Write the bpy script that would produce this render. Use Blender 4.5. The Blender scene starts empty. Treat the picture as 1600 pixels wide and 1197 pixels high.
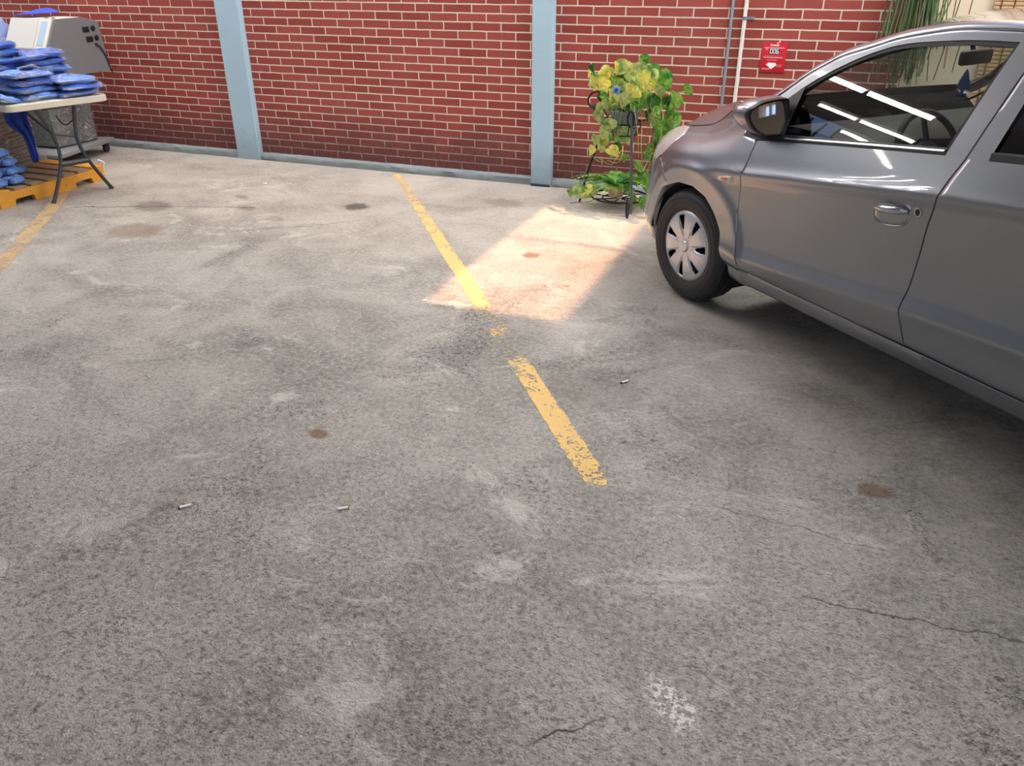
import bpy, bmesh, math, random
import numpy as np
from mathutils import Vector, Matrix, noise as mnoise
random.seed(7)
PI=math.pi
scn=bpy.context.scene
COL=scn.collection

# ------------------------------------------------------------------ light levels
EXPOSURE=0.42; WORLD=1.4; SUN=4.6; PANEL_GLOW=9.5; PANEL_COL=(1.0,.99,.985); TUBE=28.0
GLOW_PANELS=[(.05,3.9,3.7,5.95),(-4.6,-1.4,4.8,5.8),(-8.5,-5.2,5.25,5.95),(-4.2,-3.5,-4,-2)]  # unseen glowing panels under the roof, added for the light they give
REARWALL=[(-8.6,-6,0,4.1),(2,9,0,4.1),(-6,2,3.3,4.1)]
# ------------------------------------------------------------------ camera
YAW,PITCH,ROLL=.37035,.48515,-.0023
cd=bpy.data.cameras.new('camera'); cam=bpy.data.objects.new('camera',cd); COL.objects.link(cam)
cd.sensor_fit='HORIZONTAL'; cd.sensor_width=36; cd.lens=36*1250/1600; cd.clip_start=.05
fw=Vector((-math.sin(YAW),math.cos(YAW),0)); rt=Vector((math.cos(YAW),math.sin(YAW),0)); upv=Vector((0,0,1))
dv=fw*math.cos(PITCH)-upv*math.sin(PITCH); uv=fw*math.sin(PITCH)+upv*math.cos(PITCH)
r2=rt*math.cos(ROLL)+uv*math.sin(ROLL); u2=-rt*math.sin(ROLL)+uv*math.cos(ROLL)
M=Matrix((r2,u2,-dv)).transposed().to_4x4(); M.translation=Vector((0,0,1.60)); cam.matrix_world=M
scn.camera=cam
# ------------------------------------------------------------------ colour management
vs=scn.view_settings; vs.view_transform='Standard'; vs.look='None'; vs.gamma=1; vs.use_curve_mapping=False; vs.exposure=EXPOSURE
# ------------------------------------------------------------------ world
w=bpy.data.worlds.new('sky'); scn.world=w; w.use_nodes=True
nt=w.node_tree; nt.nodes.clear()
o=nt.nodes.new('ShaderNodeOutputWorld'); b=nt.nodes.new('ShaderNodeBackground'); b.inputs['Strength'].default_value=WORLD
tc=nt.nodes.new('ShaderNodeTexCoord'); sx=nt.nodes.new('ShaderNodeSeparateXYZ'); cr=nt.nodes.new('ShaderNodeValToRGB')
cr.color_ramp.elements[0].position=0.0; cr.color_ramp.elements[0].color=(.30,.31,.31,1)
cr.color_ramp.elements[1].position=.5; cr.color_ramp.elements[1].color=(.16,.36,.85,1)
e=cr.color_ramp.elements.new(.06); e.color=(.55,.70,.95,1)
nt.links.new(tc.outputs['Generated'],sx.inputs[0]); nt.links.new(sx.outputs['Z'],cr.inputs[0]); nt.links.new(cr.outputs[0],b.inputs[0]); nt.links.new(b.outputs[0],o.inputs[0])
# ------------------------------------------------------------------ sun (through the roof opening)
sd=bpy.data.lights.new('sun','SUN'); sd.energy=SUN; sd.color=(1,.52,.30); sd.angle=math.radians(1.3)
so=bpy.data.objects.new('sun',sd); COL.objects.link(so)
SUNV=Vector((-.25,-.12,-1)).normalized(); so.rotation_euler=SUNV.to_track_quat('-Z','Y').to_euler(); so.location=(2,4,6)

# ------------------------------------------------------------------ node helpers
class NT:
    def __init__(s,name):
        s.m=bpy.data.materials.new(name); s.m.use_nodes=True; s.t=s.m.node_tree; s.t.nodes.clear()
        s.out=s.t.nodes.new('ShaderNodeOutputMaterial'); s.p=s.t.nodes.new('ShaderNodeBsdfPrincipled'); s.L(s.p.outputs[0],s.out.inputs[0])
    def L(s,a,b): s.t.links.new(a,b)
    def N(s,k,**kw):
        n=s.t.nodes.new('ShaderNode'+k)
        for a,v in kw.items(): setattr(n,a,v)
        return n
    def put(s,sock,v):
        if hasattr(v,'links') or isinstance(v,bpy.types.NodeSocket): s.L(v,sock)
        else: sock.default_value=v
    def math(s,op,a,b=None,c=None,clamp=False):
        n=s.N('Math',operation=op); n.use_clamp=clamp; s.put(n.inputs[0],a)
        if b is not None: s.put(n.inputs[1],b)
        if c is not None: s.put(n.inputs[2],c)
        return n.outputs[0]
    def mix(s,f,a,b,mode='MIX'):
        n=s.N('MixRGB',blend_type=mode); s.put(n.inputs[0],f); s.put(n.inputs[1],a if not isinstance(a,tuple) else (*a[:3],1)); s.put(n.inputs[2],b if not isinstance(b,tuple) else (*b[:3],1)); return n.outputs[0]
    def pos(s,scale=(1,1,1),loc=(0,0,0),rot=(0,0,0)):
        g=s.N('TexCoord'); m=s.N('Mapping'); m.inputs['Scale'].default_value=scale; m.inputs['Location'].default_value=loc; m.inputs['Rotation'].default_value=rot
        s.L(g.outputs['Object'],m.inputs[0]); return m.outputs[0]
    def noise(s,v,scale,detail=4,rough=.55,dist=0):
        n=s.N('TexNoise'); n.inputs['Scale'].default_value=scale; n.inputs['Detail'].default_value=detail; n.inputs['Roughness'].default_value=rough; n.inputs['Distortion'].default_value=dist
        s.L(v,n.inputs['Vector']); return n.outputs[0]
    def voro(s,v,scale,feat='F1',rnd=1):
        n=s.N('TexVoronoi',feature=feat); n.inputs['Scale'].default_value=scale; n.inputs['Randomness'].default_value=rnd; s.L(v,n.inputs['Vector']); return n
    def ramp(s,f,stops):
        n=s.N('ValToRGB'); e=n.color_ramp.elements
        e[0].position=stops[0][0]; e[0].color=(*tup(stops[0][1]),1); e[1].position=stops[-1][0]; e[1].color=(*tup(stops[-1][1]),1)
        for p,c in stops[1:-1]: q=e.new(p); q.color=(*tup(c),1)
        s.put(n.inputs[0],f); return n.outputs[0]
    def rng(s,v,a,b,c=0.,d=1.):
        n=s.N('MapRange'); n.interpolation_type='SMOOTHSTEP'; s.put(n.inputs[0],v); n.inputs[1].default_value=a; n.inputs[2].default_value=b; n.inputs[3].default_value=c; n.inputs[4].default_value=d; return n.outputs[0]
    def bump(s,h,st=.3,d=.01,prev=None):
        n=s.N('Bump'); n.inputs['Strength'].default_value=st; n.inputs['Distance'].default_value=d; s.L(h,n.inputs['Height'])
        if prev is not None: s.L(prev,n.inputs['Normal'])
        return n.outputs[0]
    def fin(s,col=None,rough=.5,metal=0,coat=0,normal=None,spec=None,**kw):
        if col is not None: s.put(s.p.inputs['Base Color'],(*col,1) if isinstance(col,tuple) and len(col)==3 else col)
        s.put(s.p.inputs['Roughness'],rough); s.put(s.p.inputs['Metallic'],metal); s.put(s.p.inputs['Coat Weight'],coat); s.p.inputs['Coat Roughness'].default_value=.03
        if spec is not None: s.p.inputs['Specular IOR Level'].default_value=spec
        if normal is not None: s.L(normal,s.p.inputs['Normal'])
        for k,v in kw.items(): s.put(s.p.inputs[k.replace('_',' ')],v)
        return s.m
def tup(c): return c if isinstance(c,tuple) else (c,c,c)
def srgb(r,g,b): return tuple(((v/255)/12.92 if v<=10 else ((v/255+.055)/1.055)**2.4) for v in (r,g,b))
def simple(name,col,rough=.5,metal=0,coat=0,var=.0,vscale=20,bst=0,bscale=200,spec=None,**kw):
    n=NT(name); v=n.pos(); c=(*col,1)
    if var:
        f=n.noise(v,vscale,5,.6); c=n.mix(f,tuple(x*(1-var) for x in col),tuple(min(1,x*(1+var)) for x in col))
    nm=None
    if bst: nm=n.bump(n.noise(v,bscale,3),bst,.002)
    return n.fin(c,rough,metal,coat,nm,spec,**kw)

# ------------------------------------------------------------------ object helpers
def tag(o,label=None,cat=None,group=None,kind=None):
    if label: o['label']=label
    if cat: o['category']=cat
    if group: o['group']=group
    if kind: o['kind']=kind
    return o
def empty(name,loc=(0,0,0),rz=0,label=None,cat=None,group=None):
    o=bpy.data.objects.new(name,None); COL.objects.link(o); o.location=loc; o.rotation_euler=(0,0,rz); o.empty_display_size=.1
    return tag(o,label,cat,group)
def mesh(name,verts,faces,mat,parent=None,smooth=True,matidx=None,recalc=True,auto=None):
    me=bpy.data.meshes.new(name); me.from_pydata([tuple(v) for v in verts],[],faces); 
    mats=mat if isinstance(mat,(list,tuple)) else [mat]
    for m in mats: me.materials.append(m)
    if matidx is not None:
        for p,i in zip(me.polygons,matidx): p.material_index=i
    if recalc:
        bm=bmesh.new(); bm.from_mesh(me); bmesh.ops.remove_doubles(bm,verts=bm.verts,dist=1e-5); bmesh.ops.recalc_face_normals(bm,faces=bm.faces); bm.to_mesh(me); bm.free()
    me.polygons.foreach_set('use_smooth',[smooth]*len(me.polygons))
    if smooth and auto: 
        try: me.set_sharp_from_angle(angle=math.radians(auto))
        except Exception: pass
    o=bpy.data.objects.new(name,me); COL.objects.link(o)
    if parent is not None: o.parent=parent
    return o
class MB:
    def __init__(s): s.v=[]; s.f=[]; s.mi=[]
    def add(s,vs,fs,mi=0):
        k=len(s.v); s.v+= [tuple(v) for v in vs]; s.f+=[tuple(i+k for i in f) for f in fs]; s.mi+=[mi]*len(fs); return s
    def grid(s,rows,closeu=False,closev=False,mi=0):
        nr=len(rows); nc=len(rows[0]); vs=[p for r in rows for p in r]; fs=[]
        for i in range(nr if closev else nr-1):
            for j in range(nc if closeu else nc-1):
                a=i*nc+j; b=i*nc+(j+1)%nc; c=((i+1)%nr)*nc+(j+1)%nc; d=((i+1)%nr)*nc+j; fs.append((a,b,c,d))
        return s.add(vs,fs,mi)
    def box(s,c,d,rz=0,M=None,mi=0,bev=0):
        x,y,z=[q/2 for q in d]
        if bev:
            b=min(bev,x*.9,y*.9,z*.9); bm=bmesh.new(); bmesh.ops.create_cube(bm,size=1)
            for v in bm.verts: v.co=Vector((v.co.x*d[0],v.co.y*d[1],v.co.z*d[2]))
            bmesh.ops.bevel(bm,geom=list(bm.edges)+list(bm.verts),offset=b,segments=2,profile=.5,affect='EDGES')
            bm.verts.ensure_lookup_table(); vs=[v.co.copy() for v in bm.verts]; bm.verts.index_update(); fs=[tuple(v.index for v in f.verts) for f in bm.faces]; bm.free()
        else:
            vs=[Vector((a,b_,c_)) for a in (-x,x) for b_ in (-y,y) for c_ in (-z,z)]
            fs=[(0,1,3,2),(4,6,7,5),(0,4,5,1),(2,3,7,6),(0,2,6,4),(1,5,7,3)]
        R=M if M is not None else Matrix.Rotation(rz,3,'Z')
        return s.add([R@v+Vector(c) for v in vs],fs,mi)
    def tube(s,pts,r,n=10,closed=False,mi=0,smooth=0,cap=True):
        pts=[Vector(p) for p in pts]
        if smooth: pts=cat(pts,smooth,closed)
        rr=r if callable(r) else (lambda t:r)
        N=len(pts); rings=[]; up=None
        for i,p in enumerate(pts):
            if closed: t=(pts[(i+1)%N]-pts[i-1])
            else: t=(pts[min(i+1,N-1)]-pts[max(i-1,0)])
            if t.length<1e-9: t=Vector((0,0,1))
            t.normalize()
            if up is None: up=Vector((0,0,1)) if abs(t.z)<.9 else Vector((1,0,0))
            a=t.cross(up).normalized(); up=a.cross(t).normalized()
            q=rr(i/max(1,N-1)); rings.append([p+(a*math.cos(2*PI*k/n)+up*math.sin(2*PI*k/n))*q for k in range(n)])
        s.grid(rings,closeu=True,closev=closed,mi=mi)
        if cap and not closed:
            for rg in (rings[0],rings[-1]): s.add(rg,[tuple(range(n))],mi)
        return s
    def lathe(s,prof,n=32,c=(0,0,0),axis='Z',mi=0,M=None):
        rows=[]
        for r,h in prof:
            row=[]
            for k in range(n):
                a=2*PI*k/n; p=Vector((r*math.cos(a),r*math.sin(a),h))
                if axis=='Y': p=Vector((p.x,p.z,p.y))
                if axis=='X': p=Vector((p.z,p.x,p.y))
                if M is not None: p=M@p
                row.append(p+Vector(c))
            rows.append(row)
        return s.grid(rows,closeu=True,mi=mi)
    def prism(s,poly,a,b,axis='Z',mi=0):
        # poly in 2D, extruded a..b along axis
        def P(u,v,h): return {'Z':(u,v,h),'X':(h,u,v),'Y':(u,h,v)}[axis]
        n=len(poly); vs=[P(u,v,a) for u,v in poly]+[P(u,v,b) for u,v in poly]
        fs=[tuple(range(n)),tuple(range(2*n-1,n-1,-1))]+[(i,(i+1)%n,n+(i+1)%n,n+i) for i in range(n)]
        return s.add(vs,fs,mi)
    def build(s,name,mat,parent=None,smooth=True,auto=40,recalc=True):
        multi=any(s.mi)
        return mesh(name,s.v,s.f,mat,parent,smooth,s.mi if multi else None,recalc=recalc,auto=auto)
def cat(pts,k,closed=False):
    pts=[Vector(p) for p in pts]; N=len(pts); out=[]
    for i in range(N if closed else N-1):
        if closed: p0,p1,p2,p3=pts[i-1],pts[i],pts[(i+1)%N],pts[(i+2)%N]
        else: p0,p1,p2,p3=pts[max(i-1,0)],pts[i],pts[i+1],pts[min(i+2,N-1)]
        for j in range(k):
            t=j/k; out.append(.5*((2*p1)+(p2-p0)*t+(2*p0-5*p1+4*p2-p3)*t*t+(3*p1-p0-3*p2+p3)*t**3))
    if not closed: out.append(pts[-1])
    return out
def copy_tree(o,parent=None):
    c=o.copy(); COL.objects.link(c)
    if parent is not None: c.parent=parent
    for ch in list(o.children): copy_tree(ch,c)
    return c
# ================================================================== SETTING
WY=6.13          # brick face
BW,BH,BZ0=.2394,.0626,.063
def brick_mat():
    n=NT('brick'); v=n.pos(); s=n.N('SeparateXYZ'); n.L(v,s.inputs[0])
    wob=n.noise(v,14,3,.5); wx=n.math('MULTIPLY_ADD',wob,.006,-.003); wob2=n.noise(n.pos(loc=(5,3,1)),9,3,.5); wz=n.math('MULTIPLY_ADD',wob2,.006,-.003)
    X=n.math('ADD',n.math('ADD',s.outputs[0],1.984+BW*400),wx); Z=n.math('ADD',n.math('SUBTRACT',s.outputs[2],BZ0),wz)
    c=n.N('CombineXYZ'); n.L(X,c.inputs[0]); n.L(Z,c.inputs[1])
    b=n.N('TexBrick'); b.offset=.5; b.offset_frequency=2; b.squash=1; n.L(c.outputs[0],b.inputs['Vector'])
    for k,x in (('Scale',1),('Mortar Size',.0052),('Mortar Smooth',.25),('Bias',0),('Brick Width',BW),('Row Height',BH)): b.inputs[k].default_value=x
    b.inputs['Color1'].default_value=(0,0,0,1); b.inputs['Color2'].default_value=(1,1,1,1); b.inputs['Mortar'].default_value=(.5,.5,.5,1)
    fac=b.outputs['Fac']; rnd=b.outputs['Color']
    big=n.noise(v,1.3,4,.6); fine=n.noise(n.pos(scale=(3,1,40)),9,4,.6)
    br=n.mix(rnd,srgb(152,66,56),srgb(174,84,72)); br=n.mix(n.math('MULTIPLY',fine,.25),br,srgb(108,46,42)); br=n.mix(n.rng(big,.45,.8,0,.5),br,srgb(172,94,88))
    streak=n.noise(n.pos(scale=(9,1,.5)),2.2,5,.65); br=n.mix(n.rng(streak,.62,.85,0,.35),br,srgb(205,160,155))
    mo=n.mix(n.noise(v,30,3),srgb(236,220,204),srgb(210,192,174))
    col=n.mix(fac,br,mo)
    # splash dirt along the foot of the wall
    dn=n.math('MULTIPLY_ADD',n.noise(v,3.5,5,.65),.42,s.outputs[2]); dirt=n.rng(dn,.28,.80,.85,0)
    dirt=n.math('MULTIPLY',dirt,n.rng(n.noise(v,40,3),.2,.7,.7,1))
    col=n.mix(dirt,col,srgb(84,56,53))
    # pale chips
    ch=n.voro(n.pos(scale=(1,1,1)),2.1); chn=n.math('MULTIPLY_ADD',n.noise(v,60,3),.05,ch.outputs['Distance'])
    col=n.mix(n.rng(chn,.035,.05,1,0),col,srgb(220,205,195))
    h=n.math('ADD',n.math('MULTIPLY',fac,-1.),n.math('MULTIPLY',n.noise(v,150,4),.18))
    nm=n.bump(h,.55,.004)
    return n.fin(col,.72,0,0,nm,.35)
MBRICK=brick_mat()
def paint_wall(name,c1,c2,dirtc,rough=.6):
    n=NT(name); v=n.pos(); s=n.N('SeparateXYZ'); n.L(v,s.inputs[0])
    col=n.mix(n.noise(v,3,5,.6),c1,c2)
    sp=n.rng(n.noise(v,34,5,.7),.66,.72,0,.55); col=n.mix(sp,col,dirtc)
    dz=n.math('MULTIPLY_ADD',n.noise(v,9,5,.7),.30,s.outputs[2]); col=n.mix(n.rng(dz,.12,.5,.55,0),col,dirtc)
    nm=n.bump(n.noise(v,60,5,.6),.35,.006)
    return n.fin(col,rough,0,0,nm,.3)
MPIL=paint_wall('pale_blue_paint',srgb(172,200,215),srgb(184,212,226),srgb(128,136,138))
MKERB=paint_wall('kerb_cement',srgb(168,180,184),srgb(140,148,150),srgb(104,104,100),.8)
MBEIGE=simple('beige_plaster',srgb(224,206,180),.7,var=.05,vscale=4,bst=.1,bscale=60)
def floor_mat():
    n=NT('worn_asphalt'); v=n.pos(); s=n.N('SeparateXYZ'); n.L(v,s.inputs[0])
    big=n.noise(v,.55,6,.62,.6); mid=n.noise(n.pos(loc=(3,8,0)),2.3,8,.68,.5); fine=n.noise(v,42,7,.75); grit=n.noise(v,130,3,.6)
    a=srgb(120,116,106); b=srgb(158,152,144); c=srgb(184,177,166)
    col=n.ramp(n.math('MULTIPLY_ADD',mid,.55,n.math('MULTIPLY',big,.5)),[(.36,srgb(104,103,96)),(.47,srgb(140,138,130)),(.56,srgb(166,163,154)),(.70,srgb(190,187,178))])
    # patches where the fines are gone and the aggregate shows
    worn=n.rng(n.noise(n.pos(loc=(11,2,0)),1.25,7,.72,.8),.50,.66); near=n.rng(s.outputs[1],.6,3.6,.62,.0); worn=n.math('MAXIMUM',worn,near)
    vo=n.voro(v,150); stone=n.ramp(vo.outputs['Color'],[(0,srgb(88,86,84)),(.55,srgb(134,131,126)),(1,srgb(182,178,171))])
    col=n.mix(n.math('MULTIPLY',worn,.42),col,stone)
    pit=n.math('MULTIPLY',n.rng(vo.outputs['Distance'],.42,.75),1.0)
    pitm=n.math('MULTIPLY',n.rng(n.noise(v,52,4,.65),.50,.62),n.math('MULTIPLY_ADD',worn,.75,.10))
    col=n.mix(n.math('MULTIPLY',pitm,.8),col,srgb(52,50,46))
    pit2=n.rng(n.noise(n.pos(loc=(2,9,0),scale=(1,1.6,1)),85,4,.65),.58,.68); col=n.mix(n.math('MULTIPLY',pit2,n.math('MULTIPLY_ADD',worn,.6,.30)),col,srgb(44,42,40))
    # pale cement smears
    sm=n.rng(n.noise(n.pos(loc=(7,1,0),scale=(1,1.3,1)),1.9,9,.75,1.2),.55,.66,0,.75); col=n.mix(sm,col,srgb(200,197,188))
    dk=n.rng(n.noise(n.pos(loc=(1,5,0)),1.5,8,.74,1.),.56,.70,0,.55); col=n.mix(dk,col,srgb(92,89,80))
    cr1=n.rng(n.noise(n.pos(loc=(4,4,0),scale=(1,1.8,1),rot=(0,0,.35)),24,8,.78,1.2),.56,.64,0,.62); crm=n.rng(n.noise(n.pos(loc=(9,2,0)),1.1,5,.6),.42,.62); col=n.mix(n.math('MULTIPLY',cr1,crm),col,srgb(74,70,65))
    col=n.mix(n.rng(fine,.40,.70,.0,.5),col,srgb(208,203,196))
    warm_light=n.rng(s.outputs[1],2.5,6,0,.30); col=n.mix(warm_light,col,srgb(202,184,166))  # stronger warm light near the wall, partly put into the floor colour
    # stains: (x,y,radius,stretch,strength,colour)
    def blob(x,y,r,k,col2,st,rot=0):
        m=n.pos(loc=(0,0,0)); d=n.N('VectorMath',operation='SUBTRACT'); n.L(m,d.inputs[0]); d.inputs[1].default_value=(x,y,0)
        mp=n.N('Mapping'); mp.vector_type='VECTOR'; mp.inputs['Rotation'].default_value=(0,0,rot); n.L(d.outputs[0],mp.inputs[0])
        q=n.N('VectorMath',operation='MULTIPLY'); n.L(mp.outputs[0],q.inputs[0]); q.inputs[1].default_value=(1/r,k/r,0)
        l=n.N('VectorMath',operation='LENGTH'); n.L(q.outputs[0],l.inputs[0]); dd=n.math('MULTIPLY_ADD',n.noise(v,18,4,.7),1.0,l.outputs['Value'])
        return n.rng(dd,1.0,1.5,st,0),col2
    brown=srgb(118,90,64); dark=srgb(70,60,52)
    for x,y,r,k,c2,st,ro in [(-4.27,3.98,.26,1.2,brown,.5,0),(-3.178,5.022,.12,1,dark,.75,0),(-1.641,2.174,.055,1.3,brown,.8,.3),(.342,2.536,.07,1.1,brown,.7,0),(-1.596,4.442,.07,1,brown,.75,0),
        (-3.918,4.704,.12,1.8,brown,.5,.4),(-4.15,4.95,.10,2.2,brown,.5,.4),(-3.55,4.55,.12,1.6,brown,.35,.4),(-4.6,4.5,.22,1.4,dark,.5,.3),(-2.2,5.5,.22,1.6,dark,.3,.2),(-.75,2.9,.30,1.2,dark,.25,0)]:
        f,cc=blob(x,y,r,k,c2,st,ro); col=n.mix(f,col,cc)
    # splashed white paint near the camera
    f,_=blob(-.13,1.405,.06,.50,None,1,-.75); f=n.math('MULTIPLY',f,n.rng(n.noise(v,55,4,.7),.48,.54)); col=n.mix(f,col,srgb(222,220,212))
    # cracks
    def crack(x0,y0,x1,y1,w,st):
        L=math.hypot(x1-x0,y1-y0); a=math.atan2(y1-y0,x1-x0)
        d=n.N('VectorMath',operation='SUBTRACT'); n.L(v,d.inputs[0]); d.inputs[1].default_value=(x0,y0,0)
        mp=n.N('Mapping'); mp.vector_type='VECTOR'; mp.inputs['Rotation'].default_value=(0,0,-a); n.L(d.outputs[0],mp.inputs[0]); sp=n.N('SeparateXYZ'); n.L(mp.outputs[0],sp.inputs[0])
        yy=n.math('ADD',sp.outputs[1],n.math('MULTIPLY_ADD',n.noise(v,5,6,.6),.16,-.08)); ab=n.math('ABSOLUTE',yy)
        m1=n.rng(ab,w*.4,w,1,0); e=n.math('MULTIPLY',n.rng(sp.outputs[0],0,.1),n.rng(sp.outputs[0],L-.2,L,1,0)); return n.math('MULTIPLY',n.math('MULTIPLY',m1,e),st)
    ck=None
    for c_ in [(-5.2,4.26,-3.75,4.78,.010,.7),(-3.7,4.15,-2.9,4.75,.008,.45),(-.45,1.15,-.2,1.35,.006,.8),(.1,1.9,1.1,1.95,.006,.6),(-.2,2.25,.5,2.2,.004,.45)]:
        q=crack(*c_); ck=q if ck is None else n.math('MAXIMUM',ck,q)
    col=n.mix(ck,col,srgb(48,44,40))
    hh=n.math('ADD',n.math('MULTIPLY',mid,1.2),n.math('MULTIPLY',ck,-.8))
    n1=n.bump(hh,.35,.01)
    h2=n.math('SUBTRACT',n.math('MULTIPLY',n.math('SUBTRACT',1.,vo.outputs['Distance']),n.math('MULTIPLY_ADD',worn,.9,.12)),n.math('ADD',n.math('MULTIPLY',pitm,.6),n.math('MULTIPLY',pit2,.8))); h2=n.math('ADD',h2,n.math('MULTIPLY',fine,.7))
    n2=n.bump(h2,.9,.006,n1); n3=n.bump(grit,.25,.002,n2)
    return n.fin(col,n.rng(fine,.2,.8,.62,.85),0,0,n3,.3)
MFLOOR=floor_mat()
# floor slab
mb=MB(); mb.box((-1,-1.5,-.1),(26,19,.2)); fl=mb.build('floor',MFLOOR,smooth=False); tag(fl,'rough worn grey asphalt floor with pale patches',None,None,'structure')
# back wall
mb=MB(); mb.box((-4.3,WY+.1,2.05),(9.3,.2,4.1)); tag(mb.build('wall_back',MBRICK,smooth=False),'red brick wall with pale mortar joints',kind='structure')
mb=MB(); mb.box((6.2,WY+.12,2.05),(11.7,.2,4.1)); tag(mb.build('wall_right',MBEIGE,smooth=False),'plain beige plastered wall beside the brick',kind='structure')
# kerb with an uneven face and a chipped mortar lip
def kerb(x0,x1,name,lab):
    rows=[]; N=int((x1-x0)/.03)
    for i in range(N+1):
        x=x0+(x1-x0)*i/N; j=lambda k:(mnoise.noise(Vector((x*6,k*3.7,1)))*.012+mnoise.noise(Vector((x*22,k*5.1,2)))*.005)
        rows.append([(x,WY-.045+j(1),-.01),(x,WY-.045+j(2),.022),(x,WY-.040+j(3),.048+j(4)*.5),(x,WY-.026+j(5)*.6,.060+j(6)*.5),(x,WY+.01,.064+j(7)*.4)])
    m=MB(); m.grid(rows); tag(m.build(name,MKERB),lab,kind='structure')
kerb(-8.9,-5.06,'baseboard_left','low grey cement kerb left of the wide pilaster')
kerb(-4.816,-2.193,'baseboard_back','low grey cement kerb between the two pilasters')
kerb(-2.026,9,'baseboard_right','low grey cement kerb behind the plant stand and the car')
def pilaster(x0,x1,name,lab,seed):
    m=MB(); N=60
    prof=[]
    rows=[]
    for i in range(N+1):
        z=-.01+4.1*(i/N)**1.0; e=lambda k:mnoise.noise(Vector((k*9+seed,z*14,3)))*.0025
        y0=WY-.058
        rows.append([(x0+e(1),WY+.01,z),(x0+e(2),y0+.006,z),(x0+.006,y0,z),((x0+x1)/2,y0+e(3)*.4,z),(x1-.006,y0,z),(x1+e(4),y0+.006,z),(x1+e(5),WY+.01,z)])
    m.grid(rows); return tag(m.build(name,MPIL,auto=30),lab,kind='structure')
pilaster(-5.06,-4.816,'trim_1','wide pale blue painted pilaster, left one in the brick wall',1)
pilaster(-2.193,-2.026,'trim_2','narrow pale blue painted pilaster beside the plant stand',5)
mb=MB(); mb.box((-2.11,WY-.062,.006),(.16,.012,.024)); tag(mb.build('trim_3',simple('dark_strip',(.05,.05,.05),.9),smooth=False),'dark strip at the foot of the narrow pilaster',kind='structure')  # solid near-black strip across the pilaster foot
# conduits on the wall
def conduit(x,r,mat,name,lab,clips,y=None,xt=0):
    y=y or WY-r-.002; t=empty(name,(x,y,0),label=lab,cat='pipe')
    m=MB(); m.tube([(0,0,.10),(xt*.5,0,1.9),(xt,0,4.09)],r,14); m.build('pipe_run',mat,t)
    for z,dx in clips:
        c=MB(); c.tube([(0,.0,z-.011),(0,.0,z+.011)],r+.0025,14); c.box((dx,r-.001,z),(abs(dx)*2+.012,.004,.02)); c.lathe([(0,.0),(.005,.0),(.005,.004),(0,.004)],8,(dx*1.6,r-.006,z),'Y'); c.build('pipe_clip',MGALV,t)
    return t
MGALV=simple('galvanised_steel',srgb(150,160,168),.45,.55,var=.1)
MGREYC=simple('grey_conduit_paint',srgb(150,162,172),.45,.2,var=.05)
MWHITEP=simple('white_pvc',srgb(236,234,226),.35,var=.02)
conduit(-.765,.0095,MGREYC,'electrical_conduit','thin grey metal conduit running down the brick wall left of the white pipe',[])
conduit(-.677,.0125,MWHITEP,'water_pipe','thicker white plastic pipe clipped to the brick wall right of the grey conduit',[(1.256,.028),(2.4,.028)])
# pest control sign
MRED=simple('sign_red',srgb(206,30,50),.4,var=.03); MWHT=simple('sign_white',srgb(250,248,246),.5); MBLK=simple('sign_black',srgb(22,26,28),.5); MPINK=simple('sign_print_pink',srgb(240,150,160),.5)
sg=empty('wall_sign',(-.4565,WY-.004,1.014),label='small red notice with white lettering and number 006, screwed to the brick wall',cat='sign')
mb=MB(); mb.box((0,0,0),(.166,.003,.190),bev=.001); mb.build('sign_plate',MRED,sg,auto=30)
def text(body,size,x,z,mat,name,y=-.0022,bold=0,parent=None,ext=.0002,align='CENTER',sx=1):
    c=bpy.data.curves.new('t','FONT'); c.body=body; c.size=size; c.align_x=align; c.align_y='CENTER'; c.extrude=ext; c.offset=bold
    ob=bpy.data.objects.new('t',c); COL.objects.link(ob); bpy.context.view_layer.update()
    me=bpy.data.meshes.new_from_object(ob.evaluated_get(bpy.context.evaluated_depsgraph_get())); bpy.data.objects.remove(ob)
    me.transform(Matrix.Diagonal((sx,1,1,1))); me.transform(Matrix.Rotation(PI/2,4,'X')); me.transform(Matrix.Translation((x,y,z))); me.materials.clear(); me.materials.append(mat)
    o=bpy.data.objects.new(name,me); COL.objects.link(o); o.parent=parent; return o
text('Rentokil',.0165,.0,.078,MWHT,'sign_lettering',parent=sg,bold=.0007)
mb=MB(); mb.box((.002,-.0021,.040),(.066,.0006,.034)); mb.build('number_panel',MBLK,sg,smooth=False)
SEG={'0':'abcdef','6':'acdefg'}
mb=MB()
for i,chh in enumerate('006'):
    cx=-.018+i*.0205; cz=.040; hw,hh,t=.0066,.0130,.0046
    S={'a':((cx,cz+hh),(2*hw,t)),'d':((cx,cz-hh),(2*hw,t)),'g':((cx,cz),(2*hw-.003,t)),'f':((cx-hw,cz+hh/2),(t,hh-.001)),'b':((cx+hw,cz+hh/2),(t,hh-.001)),'e':((cx-hw,cz-hh/2),(t,hh-.001)),'c':((cx+hw,cz-hh/2),(t,hh-.001))}
    for k in SEG[chh]: (a,b_),(d1,d2)=S[k]; mb.box((a,-.0028,b_),(d1,.0006,d2))
mb.build('number_006',MWHT,sg,smooth=False)
mb=MB(); mb.prism([(-.030,-.033),(-.040,-.047),(-.005,-.074),(.028,-.047),(.018,-.033)],-.0024,-.0018,'Y'); mb.build('arrow_mark',MWHT,sg,smooth=False)
def dashes(x0,x1,z,h,mat=0):
    mb=MB(); x=x0; rr=random.Random(int(z*9999))
    while x<x1:
        l=rr.uniform(.003,.008); mb.box((x+l/2,-.0020,z),(min(l,x1-x),.0005,h),mi=mat); x+=l+.0012
    mb.build('small_print',[MWHT,MPINK],sg,smooth=False)
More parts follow.
